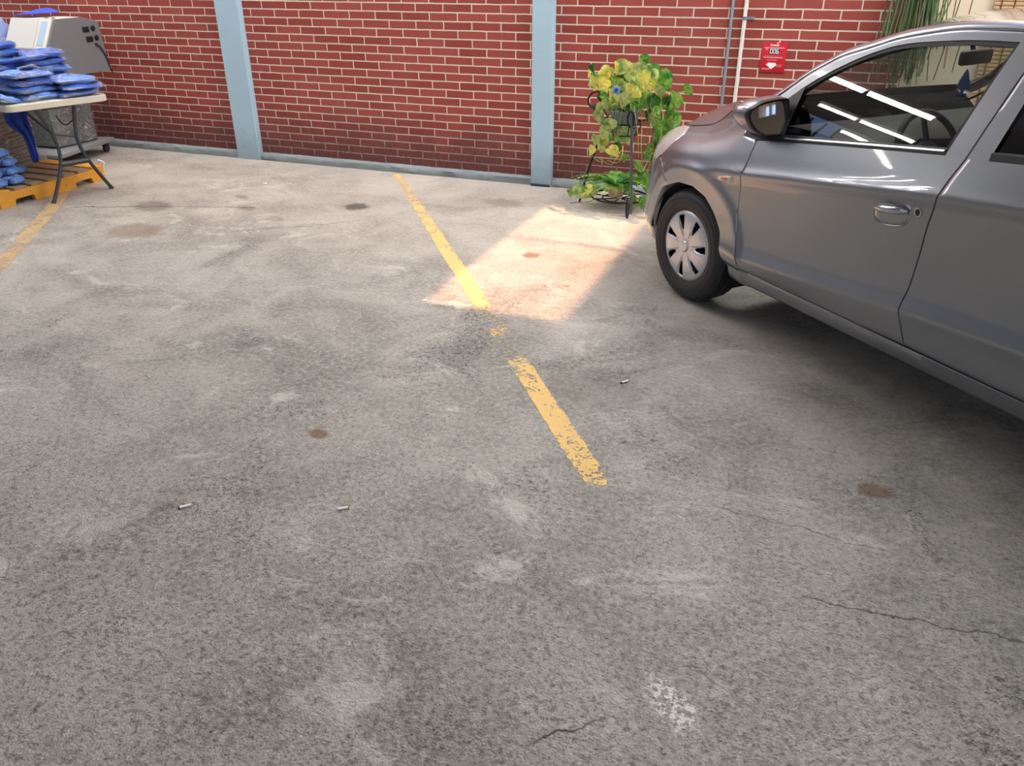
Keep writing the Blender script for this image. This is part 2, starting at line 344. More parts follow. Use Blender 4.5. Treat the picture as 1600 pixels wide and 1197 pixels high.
dashes(-.066,.066,.0615,.0036,0); dashes(-.056,-.042,.052,.0035,0); dashes(-.060,.030,.0095,.0026,1); dashes(-.066,.062,.0005,.0032,0); dashes(-.04,.024,-.0125,.0024,1); dashes(-.04,.026,-.0185,.0026,1)
dashes(.022,.062,-.046,.0028,1); dashes(.024,.060,-.0515,.0024,1); dashes(.028,.058,-.0565,.0024,1); dashes(-.068,-.012,-.072,.0026,0); dashes(-.066,-.016,-.077,.0022,1)
mb=MB(); mb.lathe([(0,.0),(.004,.0),(.0055,.002),(.0055,.004)],12,(.018,-.004,.092),'Y'); mb.build('screw',simple('pale_screw',srgb(240,190,160),.5),sg)
# bamboo blind on the beige wall
bl=empty('bamboo_blind',(1.45,WY-.006,0),label='tan bamboo roll blind with brown strings on the beige wall behind the car',cat='blind')
mb=MB()
for k in range(110): mb.box((0,0,.80+k*.0235),(1.30,.006,.0205),bev=.003)
mb.build('slat_panel',simple('bamboo',srgb(196,160,120),.6,var=.18,vscale=25),bl)
for x in (-.61,-.54,.1,.54,.61):
    mb=MB(); mb.tube([(x,-.0055,.79),(x,-.0055,3.4)],.0035,6); mb.build('string',simple('brown_string',srgb(96,58,38),.8),bl)
# ------------------------------------------------------------------ roof
RZ=4.1
MCEIL=simple('ceiling_sheet',srgb(150,152,152),.8,var=.06,vscale=2)
HX0,HX1,HY0,HY1=-.918,-.06,3.985,6.02     # opening the sun comes through
HX0,HX1,HY0,HY1=-1.865+.25*RZ,-1.09+.25*RZ,3.53+.12*RZ,5.56+.12*RZ
def ceil_panels():
    xs=[-8.6,-5.2,-4.3,HX0,HX1,1.6,2.5,9]; ys=[-6,HY0,HY1,6.4]
    m=MB()
    for i in range(len(xs)-1):
        for j in range(len(ys)-1):
            if xs[i]==HX0 and j==1: continue
            m.box(((xs[i]+xs[i+1])/2,(ys[j]+ys[j+1])/2,RZ+.03),(xs[i+1]-xs[i],ys[j+1]-ys[j],.06))
    return m
tag(ceil_panels().build('ceiling',MCEIL,smooth=False),'pale sheet roof over the parking bay',kind='structure')
mb=MB(); mb.tube([(-3.2,5.14,4.00),(-1,5.23,3.98),(1.5,5.20,4.00)],.020,8); tag(mb.build('overhead_cable',simple('black_cable',(.02,.02,.02),.6)),'thin cable strung under the roof opening','cable')
def emit(name,col,st):
    n=NT(name); n.fin((.8,.8,.8),.5); n.p.inputs['Emission Color'].default_value=(*col,1); n.p.inputs['Emission Strength'].default_value=st; return n.m
MGLOWP=emit('added_glow_panel',PANEL_COL,PANEL_GLOW)
for i,(x0,x1,y0,y1) in enumerate(GLOW_PANELS):
    m=MB(); m.box(((x0+x1)/2,(y0+y1)/2,RZ-.012),(x1-x0,y1-y0,.02)); tag(m.build('window_%d'%(i+1),MGLOWP,smooth=False),'added glowing panel under the roof',kind='structure')
MTUBE=emit('fluorescent_glow',(1,.97,.93),TUBE)
MFIX=simple('white_enamel',srgb(235,235,230),.4)
def fixture(x,y0,y1,w=.035,lab=''):
    t=empty('tube_lamp',(x,(y0+y1)/2,3.64),label=lab,cat='lamp',group=None); L=(y1-y0)
    m=MB(); m.box((0,0,.04),(.09,L,.05),bev=.008); m.build('housing',MFIX,t)
    m=MB(); m.tube([(0,-L/2+.02,0),(0,L/2-.02,0)],w,12); m.build('tube',MTUBE,t)
fixture(-5.5,3.28,4.075,.045,'fluorescent batten over the table, the nearer one of its row'); fixture(-5.5,4.095,4.95,.045,'fluorescent batten over the table, next to the wall')
fixture(-6.7,3.2,3.93,.03,'fluorescent batten in the middle row, nearer the entrance'); fixture(-6.7,3.95,4.5,.03,'fluorescent batten in the middle row, next to the wall'); fixture(-7.55,3.3,4.05,.03,'fluorescent batten in the far left row')
# left wall with high windows
MGW=simple('grey_render',srgb(160,170,182),.8,var=.08,vscale=3)
mb=MB(); X0=-8.7
for (y0,y1,z0,z1) in [(-6,6.4,0,3.66),(-6,4.13,3.66,4.1),(4.62,6.4,3.66,4.1)]: mb.box((X0-.1,(y0+y1)/2,(z0+z1)/2),(.2,y1-y0,z1-z0))
tag(mb.build('wall_left',MGW,smooth=False),'grey rendered side wall with a high opening',kind='structure')
mb=MB()
for y in (4.15,4.37,4.60): mb.box((X0-.1,y,3.88),(.06,.04,.44))
tag(mb.build('window_9',simple('dark_frame',(.06,.07,.08),.5),smooth=False),'high window frame of the side wall',kind='structure')
# rear wall with a wide doorway to the street
mb=MB()
for (x0,x1,z0,z1) in REARWALL: mb.box(((x0+x1)/2,-6.1,(z0+z1)/2),(x1-x0,.2,z1-z0))
tag(mb.build('wall_front',MGW,smooth=False),'grey wall with the wide entrance',kind='structure')
mb=MB()
for (y0,y1,z0,z1) in [(-6.3,6.3,0,3.42),(-6.3,-5.13,3.42,3.64),(-4.72,6.3,3.42,3.64),(-6.3,6.3,3.64,4.1)]: mb.box((9.1,(y0+y1)/2,(z0+z1)/2),(.2,y1-y0,z1-z0))
mb.box((9.1,-4.925,3.53),(.05,.03,.22)); tag(mb.build('wall_side',MBEIGE,smooth=False),'beige end wall far right',kind='structure')
# ------------------------------------------------------------------ painted parking lines
def line_mat(name,thr,c1,c2):
    n=NT(name); v=n.pos(); 
    f=n.math('MULTIPLY_ADD',n.noise(v,9,6,.7),.5,n.math('MULTIPLY',n.noise(v,60,5,.7),.5)); at=n.N('Attribute'); at.attribute_name='wear'
    m=n.math('GREATER_THAN',n.math('SUBTRACT',f,at.outputs['Fac']),thr)
    tr=n.N('BsdfTransparent'); mx=n.N('MixShader'); n.L(m,mx.inputs[0]); n.L(tr.outputs[0],mx.inputs[1]); n.L(n.p.outputs[0],mx.inputs[2]); n.L(mx.outputs[0],n.out.inputs[0])
    nm=n.bump(n.noise(v,70,5,.7),.6,.004)
    return n.fin(n.mix(n.noise(v,22,5,.7),c1,c2),.75,0,0,nm,.3)
def parking_line(name,pts,wear,mat,lab):
    # pts: centre line with half widths
    rows=[]; wl=[]
    for (a,b),(wa,wb) in zip(zip(pts,pts[1:]),zip(wear,wear[1:])):
        for k in range(12):
            t=k/12; p=Vector(a[:2]).lerp(Vector(b[:2]),t); h=a[2]+(b[2]-a[2])*t; d=(Vector(b[:2])-Vector(a[:2])).normalized(); nn=Vector((-d.y,d.x)); wv=wa+(wb-wa)*t
            j=.006*mnoise.noise(Vector((p.x*14,p.y*14,0)))
            rows.append([(*(p+nn*(h+j)*q),.0015) for q in (-1,-.8,0,.8,1)]); wl+= [wv+.05,wv,wv-.01,wv,wv+.05]
    m=MB(); m.grid(rows); o=mesh(name,m.v,m.f,mat,None,False,recalc=False)
    at=o.data.attributes.new('wear','FLOAT','POINT'); at.data.foreach_set('value',wl)
    return tag(o,lab,'line marking')
A=(-3.39,6.035); B=(-.53,2.21)
L1=lambda t,h:(A[0]+(B[0]-A[0])*t,A[1]+(B[1]-A[1])*t,h)
parking_line('painted_line',[L1(0,.040),L1(.12,.040),L1(.3,.043),L1(.45,.046),L1(.58,.046),L1(.63,.047),L1(.665,.047),L1(.71,.047),L1(.75,.047),L1(.80,.047),L1(.88,.048),L1(.95,.048),L1(1.0,.048)],
  [.05,.09,.04,.0,-.01,.02,.14,.08,.16,.03,.0,.02,.08],line_mat('yellow_paint',.44,srgb(238,204,136),srgb(222,184,116)),'worn yellow painted line crossing the middle of the floor')
parking_line('painted_line',[(-6.3,5.45,.05),(-5.6,4.62,.05),(-5.26,4.2,.055),(-4.9,3.7,.055),(-4.54,3.2,.055),(-4.1,2.62,.055)],[.1,.02,.02,.03,.05,.12],line_mat('faded_yellow_paint',.44,srgb(208,180,140),srgb(196,166,122)),'faded yellow painted line at the left, running under the folding table')
# ================================================================== CAR (local x = towards the rear, +y = right side, z up)
def lerp_tab(tab,x):
    if x<=tab[0][0]: return tab[0][1]
    for (a,p),(b,q) in zip(tab,tab[1:]):
        if x<=b: return p+(q-p)*(x-a)/(b-a)
    return tab[-1][1]
def sst(a,b,x):
    t=min(1,max(0,(x-a)/(b-a))); return t*t*(3-2*t)
def pchip(pts,x):
    n=len(pts)
    if x<=pts[0][0]: return pts[0][1]
    if x>=pts[-1][0]: return pts[-1][1]
    h=[pts[i+1][0]-pts[i][0] for i in range(n-1)]; d=[(pts[i+1][1]-pts[i][1])/h[i] for i in range(n-1)]
    def m(i):
        if i==0: return d[0]
        if i==n-1: return d[-1]
        if d[i-1]*d[i]<=0: return 0.
        w1=2*h[i]+h[i-1]; w2=h[i]+2*h[i-1]; return (w1+w2)/(w1/d[i-1]+w2/d[i])
    for i in range(n-1):
        if x<=pts[i+1][0]:
            t=(x-pts[i][0])/h[i]
            return (2*t**3-3*t*t+1)*pts[i][1]+(t**3-2*t*t+t)*h[i]*m(i)+(-2*t**3+3*t*t)*pts[i+1][1]+(t**3-t*t)*h[i]*m(i+1)
ZUP=[(-.8,.66),(-.3,.68),(0,.70),(.37,.746),(.889,.814),(1.388,.881),(1.7,.909),(3.4,.985)]
ZLO=[(-.8,.36),(.45,.37),(1.018,.414),(1.389,.45),(1.834,.477),(3.4,.54)]
def zbelt(x): return .905+(x-.45)*.109
XS,NN=.15,3.0
XF=[(.15,-.73),(.2,-.77),(.25,-.80),(.32,-.81),(.40,-.79),(.5,-.775),(.55,-.765),(.6,-.75),(.65,-.72),(.7,-.70),(.75,-.66),(.80,-.60),(.86,-.52),(.95,-.40),(1.1,-.35)]
def yside(x,z):
    zu=lerp_tab(ZUP,x); zl=lerp_tab(ZLO,x); zb=zbelt(x)
    w=1-sst(-.1,.38,x)            # fender weight
    q=1-w
    rows=[(.12,.70),(.20,.765),(.245,.792),(.31,.818-.004*q),(zl-.05,.826+.006*q),(zl-.010,.830+.012*q),(zl,.830+.0135*q),(zl+.018,.830+.008*q),(zl+.06,.829-.002*q),(.5*(zl+.05+zu-.05),.826-.009*q),(zu-.05,.830-.004*q),(zu-.012,.832+.006*q),(zu,.832+.009*q)]
    rows=[(a,b) for a,b in rows]
    if z<=zu: y=pchip(rows,z)
    else:
        t=z-zu
        ta=zb-zu
        yt=.832+.009*q
        yd=pchip([(0,0),(.028,.014),(ta*.6,.034),(ta,.054)],t) if t<ta else .054+.36*(t-ta)+.12*(t-ta)**2
        yf=pchip([(0,0),(.05,.009),(.10,.036),(.14,.075),(.175,.13)],t) if t<.175 else .13+1.6*(t-.175)
        if yf>.19: yf=.19+.3*(t-.2125)
        y=yt-(yd*q+yf*w)
    # wheel-arch flare, front and rear
    for cx in (.022,2.572):
        r=math.hypot(x-cx,z-.275)
        if r<.47 and z>.2:
            f=.010*(1-sst(.415,.47,r))
            if r<.415: f-=.012*((.415-r)/.085)
            y+=f
    return y
def skin(s,z):
    if s>=0: return (XS+s,yside(XS+s,z),z)
    L=XS-lerp_tab(XF,z); ph=min(-s/.9,math.pi/2)
    sp,cp=math.sin(ph),math.cos(ph); rho=(sp**NN+cp**NN)**(-1/NN)
    x=XS-L*sp*rho
    return (x,yside(max(x,-.5),z)*cp*rho,z)

MPAINT=NT('graphite_metallic_paint'); _v=MPAINT.pos(); _n=MPAINT.noise(_v,2200,2,.5)
MPAINT=MPAINT.fin(MPAINT.mix(_n,(.205,.215,.235),(.29,.30,.325)),.34,.85,1.0,None,.5)
MTRIM=simple('black_trim',(.012,.012,.014),.42); MRUB=simple('black_rubber',(.010,.010,.011),.55,var=.3,vscale=40); MTYRE=simple('tyre_rubber',(.022,.022,.023),.62,var=.25,vscale=30,bst=.2,bscale=250)
MVOID=simple('underbody_black',(.006,.006,.006),.9); MCHROME=simple('brushed_silver',(.62,.62,.62),.25,.9); MCOVER=simple('hubcap_silver',srgb(196,196,200),.34,.55,coat=.3,var=.05)
MDASH=simple('dashboard_plastic',(.022,.023,.025),.6,bst=.2,bscale=300); MSEAT=simple('seat_cloth',(.03,.03,.034),.9,var=.2,vscale=60)
def glass_mat(name,tint,refl=1.0):
    n=NT(name); tr=n.N('BsdfTransparent'); tr.inputs[0].default_value=(*tint,1); gl=n.N('BsdfGlossy'); gl.inputs['Roughness'].default_value=.004; gl.inputs[0].default_value=(1,1,1,1)
    fr=n.N('Fresnel'); ge=n.N('NewGeometry'); n.L(n.math('MULTIPLY_ADD',ge.outputs['Backfacing'],1/1.5-1.5,1.5),fr.inputs['IOR']); f=n.math('MULTIPLY',fr.outputs[0],refl,clamp=True); mx=n.N('MixShader'); n.L(f,mx.inputs[0]); n.L(tr.outputs[0],mx.inputs[1]); n.L(gl.outputs[0],mx.inputs[2]); n.L(mx.outputs[0],n.out.inputs[0]); return n.m
MGLASS=glass_mat('tinted_glass',(.52,.55,.54),1.5); MWIND=glass_mat('windscreen_glass',(.80,.86,.83)); MDARKG=glass_mat('dark_tinted_glass',(.05,.055,.06),1.6)
MLAMP=simple('headlamp_lens',srgb(206,198,194),.22,.1,1.0,var=.16,vscale=14)
MSIGNAL=simple('signal_lens',srgb(228,212,204),.15,0,1.0,var=.06,vscale=60)
MCUP=simple('handle_cup_silver',srgb(150,152,154),.22,.85); MHANDLE=simple('handle_silver',srgb(176,178,182),.22,.8,1.0)
MLINER=simple('headliner_cloth',(.05,.05,.052),.95)
MMIRROR=simple('mirror_silver',(.62,.66,.70),.015,1.0)
CAR=empty('car',(-.0554,4.6401,0),math.radians(-43.63),'silver-grey four-door car parked at the right, its nose beside the plant stand','car')
def rs(poly,n,sm=True):
    P=[Vector((p[0],p[1])) if len(p)==2 else Vector(p) for p in poly]
    if sm and len(P)>2: P=[Vector(q[:len(P[0])]) for q in cat([Vector((*p,0)) if len(p)==2 else p for p in P],8)]
    d=[0]
    for a,b in zip(P,P[1:]): d.append(d[-1]+(b-a).length)
    out=[]
    for k in range(n):
        t=d[-1]*k/(n-1); i=0
        while i<len(d)-2 and d[i+1]<t: i+=1
        f=(t-d[i])/max(1e-9,d[i+1]-d[i]); out.append(P[i].lerp(P[i+1],min(1,max(0,f))))
    return out
def coons(bot,top,lef,rig,nu,nv,sm=(1,1,1,1)):
    b=rs(bot,nu,sm[0]); t=rs(top,nu,sm[1]); l=rs(lef,nv,sm[2]); r=rs(rig,nv,sm[3]); G=[]
    for j in range(nv):
        v=j/(nv-1); row=[]
        for i in range(nu):
            u=i/(nu-1)
            row.append((b[i]*(1-v)+t[i]*v)+(l[j]*(1-u)+r[j]*u)-((b[0]*(1-u)+b[-1]*u)*(1-v)+(t[0]*(1-u)+t[-1]*u)*v))
        G.append(row)
    return G
def P3(s,z,off=0,side=1):
    x,y,zz=skin(s,z)
    if x>2.75: y-=.16*((x-2.75)/.6)**2
    return Vector((x,-(y+off)*side,zz))
def flange(G3,sides,depth,inw,rad=.003):
    """fold the chosen borders of a point grid inwards"""
    nv=len(G3); nu=len(G3[0]); c=sum((G3[j][i] for j in (0,nv//2,nv-1) for i in (0,nu//2,nu-1)),Vector())/9
    def fold(line,nxt):
        out1=[];out2=[]
        for p,q in zip(line,nxt):
            d=(p-q); d=d.normalized() if d.length>1e-9 else Vector()
            out1.append(p+d*rad*.7+inw*rad); out2.append(p+d*rad*.8+inw*depth)
        return out1,out2
    G=[list(r) for r in G3]
    if 'l' in sides:
        a,b=fold([r[0] for r in G],[r[1] for r in G]); G=[[b[k],a[k]]+r for k,r in enumerate(G)]
    if 'r' in sides:
        a,b=fold([r[-1] for r in G],[r[-2] for r in G]); G=[r+[a[k],b[k]] for k,r in enumerate(G)]
    if 'b' in sides:
        a,b=fold(G[0],G[1]); G=[b,a]+G
    if 't' in sides:
        a,b=fold(G[-1],G[-2]); G=G+[a,b]
    return G
GAP=.0032
def panel(name,bot,top,lef,rig,nu,nv,mat,parent,side=1,sides='lrbt',off=0,depth=.02,sm=(1,1,1,1),extra=None):
    G=coons(bot,top,lef,rig,nu,nv,sm); G3=[[P3(p.x,p.y,off,side) for p in r] for r in G]
    G3=flange(G3,sides,depth,Vector((0,side,0)))
    m=MB(); m.grid(G3)
    if extra: extra(m,side)
    return m.build(name,mat,parent,auto=50)
# measured outlines in (s,z): s = distance behind the shoulder station, z = height
DOORF=[(.3474,.309),(.3114,.3256),(.2923,.3629),(.262,.441),(.2304,.560),(.2353,.6992),(.2521,.8085),(.2595,.8949)]
DOORR=[(1.2406,.3136),(1.2187,.3879),(1.2053,.4354),(1.2026,.4867),(1.2100,.5429),(1.2147,.6555),(1.2226,.7761),(1.2446,.8784),(1.2560,.9400),(1.2781,1.012)]
BELT=[(.2595,.8949),(.4256,.9168),(.80,.962),(1.1987,1.0073),(1.2781,1.012)]
FRT=[(.3000,1.040),(.3367,1.0706),(.4221,1.1411),(.4939,1.1899),(.5666,1.2306),(.6383,1.2666),(.7099,1.2961),(.7818,1.319),(.8557,1.3339),(.9655,1.3479),(1.0914,1.3600),(1.26,1.3660)]
GUT=[(.120,.990),(.19,1.030),(.2715,1.0802),(.3947,1.1794),(.4691,1.2246),(.5422,1.2646),(.6564,1.3026),(.7717,1.3422),(.8872,1.3677),(.9981,1.3871),(1.1082,1.3959),(1.2477,1.4012),(1.50,1.402),(1.75,1.396),(2.0,1.375),(2.25,1.33),(2.5,1.255),(2.75,1.14)]
HOOD=[(-.5515,.8403),(-.4752,.8491),(-.3908,.8611),(-.285,.879),(-.2428,.8944),(-.2087,.9248),(-.1239,.9626),(-.02,.985),(.08,.992)]
HLR=[(-.4605,.691),(-.4541,.6982),(-.4219,.7376),(-.4017,.7847),(-.3961,.8217),(-.4535,.8470)]
BGAP=[(-.3109,.5746),(-.3981,.6425),(-.4605,.691)]
ARCH=[(-.3109,.5746),(-.2297,.6076),(-.1135,.613),(-.0144,.5833),(.0584,.5219),(.1203,.4516),(.170,.3689),(.190,.30),(.192,.235)]
def shift(pl,ds=0,dz=0): return [(a+ds,b+dz) for a,b in pl]
def lr_name(n): return n
REARARCH=[(2.09-.012+.02,.31),(2.11,.40),(2.17,.50),(2.27,.575),(2.42,.605),(2.57,.575),(2.67,.50),(2.73,.40),(2.745,.31)]
for side in (1,-1):
    # ---- front wing
    hd=rs(HOOD,60); htop=[(p.x,p.y) for p in hd if p.x>-.4535]
    top=[(-.4535,.8470)]+htop[::4]+[(.12,.965),(.165,.905),(.2595-GAP,.8965)]
    wing=panel('front_wing',ARCH+[(.24,.232),(.345-GAP,.232)],top,BGAP+HLR[1:],[(.345-GAP,.232),(.345-GAP,.300)]+[(a-GAP,b) for a,b in DOORF[1:-1]]+[(.2595-GAP,.8965)],70,44,MPAINT,CAR,side,'lrbt',depth=.025,sm=(0,0,0,0))
    # ---- bumper (one half each side, meeting on the centre line)
    # ---- headlamp
    low=[(-.90,.64),(-.75,.645),(-.62,.652),(-.5703,.6552),(-.5285,.662),(-.4605,.6935)]
    G=coons([(-.62,.648),(-.5703,.6552),(-.5285,.664),(-.462,.697)],[(-.80,.770),(-.70,.79),(-.62,.82),(-.5515,.8385),(-.4560,.8450)],[(-.62,.648),(-.70,.70),(-.80,.770)],[(-.462,.697)]+[(a-.003,b) for a,b in HLR[1:-1]]+[(-.4560,.8450)],16,14)
    G3=[[P3(p.x,p.y,.001,side) for p in r] for r in G]; G3=flange(G3,'lrbt',.03,Vector((.4,side*.8,0)))
    m=MB(); m.grid(G3); hl=m.build('headlamp',MLAMP,CAR,auto=60)
    # ---- side turn signal
    S=[(.082,.690),(.090,.705),(.1039,.7105),(.150,.7205),(.182,.7233),(.1835,.710),(.1704,.6937),(.14,.6905),(.11,.6878)]
    cen=(.137,.705); m=MB(); rings=[]
    for f,o_ in ((1.12,.0),(1.0,.006),(.8,.010),(.4,.012),(.02,.012)): rings.append([P3(cen[0]+(a-cen[0])*f,cen[1]+(b-cen[1])*f,o_,side) for a,b in S])
    m.grid(rings,closeu=True); m.build('turn_signal',MSIGNAL,CAR)
    m=MB(); rings=[]
    for f,o_ in ((.5,.0125),(.4,.0155),(.02,.0155)): rings.append([P3(cen[0]+(a-cen[0])*f,cen[1]+(b-cen[1])*f*.9,o_,side) for a,b in S])
    m.grid(rings,closeu=True); m.build('signal_bulb',simple('amber',srgb(226,120,70),.3) if side==1 else bpy.data.materials['amber'],CAR)
    # ---- front door: panel, frame, seals, glass, handle
    fd=panel('front_door',[(.3474+GAP,.311),(.9406,.311),(1.2406-GAP,.314)],[(.2595+GAP,.8949)]+BELT[1:-1]+[(1.2781-GAP,1.012)],[(.3474+GAP,.311)]+[(a+GAP,b) for a,b in DOORF[1:]],[(a-GAP,b) for a,b in DOORR],80,56,MPAINT,CAR,side,'lrb',depth=.03,sm=(0,0,1,1))
    fd['label']='front door'
    # upper frame of the door
    bpR=[(1.2781-GAP,1.012),(1.3266-GAP,1.2795),(1.347,1.385)]
    panel('door_frame',FRT[0:],[(.268,1.0665),(.3947,1.1734),(.4691,1.2186),(.5422,1.2586),(.6564,1.2966),(.7717,1.3362),(.8872,1.3617),(.9981,1.3811),(1.1082,1.3899),(1.26,1.3945)],[FRT[0],(.268,1.0665)],[(1.26,1.366),(1.26,1.3945)],60,5,MPAINT,fd,side,'tb',depth=.018,sm=(1,1,0,0),off=.001)
    panel('door_frame',[(1.1975,1.0065),(1.2781-GAP,1.012)],[(1.26,1.3945),(1.347,1.3965)],[(1.1975,1.0065),(1.226,1.18),(1.26,1.3660),(1.26,1.3945)],bpR+[(1.347,1.3965)],7,30,MPAINT,fd,side,'r',depth=.018,sm=(0,0,0,0),off=.001)
    panel('window_seal',[(.415,1.1205),(.4939,1.1730),(.5666,1.2146),(.6383,1.2506),(.7099,1.2801),(.7818,1.303),(.8557,1.3179),(.9655,1.3319),(1.0914,1.3440),(1.257,1.3490)],[(a,b+.001) for a,b in FRT[2:]],[(.415,1.1205),(.4221,1.1421)],[(1.257,1.349),(1.26,1.367)],50,4,MRUB,fd,side,'b',depth=.02,off=-.002)
    panel('window_seal',[(1.186,1.020),(1.1985,1.008)],[(1.248,1.352),(1.262,1.368)],[(1.186,1.020),(1.215,1.18),(1.248,1.352)],[(1.1985,1.008),(1.227,1.18),(1.262,1.368)],4,30,MRUB,fd,side,'l',depth=.02,sm=(0,0,0,0),off=-.001)
    panel('belt_seal',[(.385,.9135),(.4256,.9185),(.80,.9635),(1.1987,1.0090)],[(.385,.938),(.80,.984),(1.190,1.0275)],[(.385,.9135),(.385,.938)],[(1.1987,1.0090),(1.190,1.0275)],50,5,MRUB,fd,side,'bt',depth=.012,off=.001)
    panel('belt_seal',[(.42,.9290),(.80,.9740),(1.188,1.0180)],[(.42,.9340),(.80,.9790),(1.187,1.0225)],[(.42,.9290),(.42,.9340)],[(1.188,1.0180),(1.187,1.0225)],40,3,MCHROME,fd,side,'bt',depth=.004,off=.0035)['label']='silver strip of the belt seal'
    G=coons([(.40,.935),(.80,.980),(1.192,1.0200)],[(.40,1.115),(.4939,1.1780),(.5666,1.2196),(.6383,1.2556),(.7099,1.2851),(.7818,1.308),(.8557,1.3229),(.9655,1.3369),(1.0914,1.3490),(1.255,1.356)],[(.40,.935),(.40,1.115)],[(1.192,1.020),(1.222,1.18),(1.255,1.356)],30,14)
    m=MB(); m.grid([[P3(p.x,p.y,-.012,side) for p in r] for r in G]); m.build('door_window',MGLASS,fd)
    # black corner cover behind the mirror
    panel('mirror_corner_cover',[(.160,.9000),(.2595,.8995),(.385,.9135),(.414,.93)],[(.19,.950),(.3000,1.040),(.3367,1.0706),(.418,1.139)],[(.160,.9000),(.19,.950)],[(.414,.93),(.417,1.139)],24,14,MTRIM,fd,side,'t',depth=.01,sm=(0,0,0,0),off=.003)
    # door handle: scooped cup, grip bar, lock
    hz=lambda f: .7700+f
    hc=(1.065,.7775); m=MB(); rings=[]
    def cup(f,o_,dz=0):
        out=[]
        for k in range(32):
            a=2*PI*k/32; ca,sa=math.cos(a),math.sin(a)
            px=.078*abs(ca)**.75*(1 if ca>0 else -1); pz=(.030 if sa>0 else .046)*abs(sa)**.8*(1 if sa>0 else -1)
            out.append(P3(hc[0]+px*f,hc[1]+pz*f+px*.13*f+dz,o_,side))
        return out
    for f,o_ in ((1.10,-.001),(1.04,.0025),(.98,.0015),(.93,-.001)): rings.append(cup(f,o_))
    m.grid(rings,closeu=True); m.build('handle_surround',MPAINT,fd)
    m=MB(); m.grid([cup(.95,.0015),cup(.90,.0035),cup(.7,.0045),cup(.35,.004),cup(.02,.004)],closeu=True); m.build('handle_cup',MCUP,fd)
    m=MB(); rows=[]
    for k in range(17):
        t=k/16; px=-.072+.146*t; hgt=.0135*(1-abs(2*t-1)**4*.45); o0=.004+.020*(1-abs(2*t-1)**3)
        row=[]
        for q in range(12):
            a=2*PI*q/12; row.append(P3(hc[0]+px,hc[1]+.0145+px*.13+hgt*math.sin(a),o0+.007*math.cos(a),side))
        rows.append(row)
    m.grid(rows,closeu=True); m.add(rows[0],[tuple(range(12))]); m.add(rows[-1],[tuple(range(12))]); m.build('door_handle',MHANDLE,fd)
    kx,kz=(1.176,.8080); m=MB(); 
    ring=lambda r,o_:[P3(kx+r*math.cos(2*PI*k/20)*.9,kz+r*math.sin(2*PI*k/20),o_,side) for k in range(20)]
    m.grid([ring(.0185,0),ring(.0165,.004),ring(.0125,.005),ring(.011,.002)],closeu=True); m.build('lock_ring',MCHROME,fd)
    m=MB(); m.grid([ring(.0115,.002),ring(.0085,.0045),ring(.0002,.0045)],closeu=True); m.build('lock_cylinder',MTRIM,fd)
    # ---- rear door
    rl=[(a+GAP,b) for a,b in DOORR]
    rd=panel('rear_door',[(1.2406+GAP,.314),(1.6,.313),(2.03,.311)],[(1.2781+GAP,1.012),(1.3614,1.021),(1.75,1.058),(2.16,1.090)],rl,[(2.03,.311),(2.035,.42),(2.08,.54),(2.13,.70),(2.15,.85),(2.16,1.090)],50,56,MPAINT,CAR,side,'lrb',depth=.03,sm=(0,0,1,1))
    panel('door_frame',[(1.2781+GAP,1.012),(1.3600,1.0205)],[(1.3515,1.3965),(1.403,1.3965)],[(1.2781+GAP,1.012),(1.3266+GAP,1.2795),(1.3515,1.3965)],[(1.3600,1.0205),(1.3795,1.19),(1.403,1.3965)],7,30,MPAINT,rd,side,'l',depth=.018,sm=(0,0,0,0),off=.001)
    panel('door_frame',[(1.403,1.366),(1.75,1.358),(2.0,1.335),(2.20,1.290)],[(1.403,1.3965),(1.75,1.389),(2.0,1.368),(2.22,1.330)],[(1.403,1.366),(1.403,1.3965)],[(2.20,1.290),(2.22,1.330)],24,4,MPAINT,rd,side,'tb',depth=.018,off=.001)
    panel('belt_seal',[(1.3600,1.0205),(1.75,1.0585),(2.16,1.090)],[(1.3560,1.045),(1.75,1.081),(2.15,1.112)],[(1.3600,1.0205),(1.356,1.045)],[(2.16,1.090),(2.15,1.112)],30,5,MRUB,rd,side,'bt',depth=.012,off=.001)
    G=coons([(1.350,1.035),(1.75,1.075),(2.15,1.10)],[(1.395,1.372),(1.75,1.362),(2.0,1.34),(2.20,1.295)],[(1.350,1.035),(1.372,1.19),(1.395,1.372)],[(2.15,1.10),(2.20,1.295)],24,12)
    m=MB(); m.grid([[P3(p.x,p.y,-.010,side) for p in r] for r in G]); m.build('door_window',MDARKG,rd)
    # ---- rear quarter
    qp=panel('rear_quarter_panel',[(2.03+2*GAP,.311),(2.09,.311)]+REARARCH[1:-1]+[(2.75,.30),(3.10,.32)],[(2.16+2*GAP,1.090),(2.22,1.330),(2.5,1.255),(2.75,1.14),(3.10,1.00)],[(2.03+2*GAP,.311),(2.04,.42),(2.085,.54),(2.135,.70),(2.155,.85),(2.165,1.090)],[(3.10,.32),(3.14,.6),(3.12,.85),(3.10,1.00)],60,30,MPAINT,CAR,side,'lb',depth=.03,sm=(0,0,0,0))
    # ---- sill
    sp=[]
    for k in range(80):
        s_=.196+(2.06-.196)*k/79; sp.append([P3(s_,.3055,-.012,side),P3(s_,.3050,-.004,side),P3(s_,.300,-.0005,side),P3(s_,.27,0,side),P3(s_,.245,.001,side),P3(s_,.232,-.004,side),P3(s_,.222,-.018,side),P3(s_,.215,-.06,side)])
    m=MB(); m.grid(sp); m.build('sill',MPAINT,CAR,auto=40)
    # ---- inner structure that closes the gaps, kept clear of the wheels
    m=MB(); rows=[]
    NS=90; NZ=22; P=[[None]*NS for _ in range(NZ)]
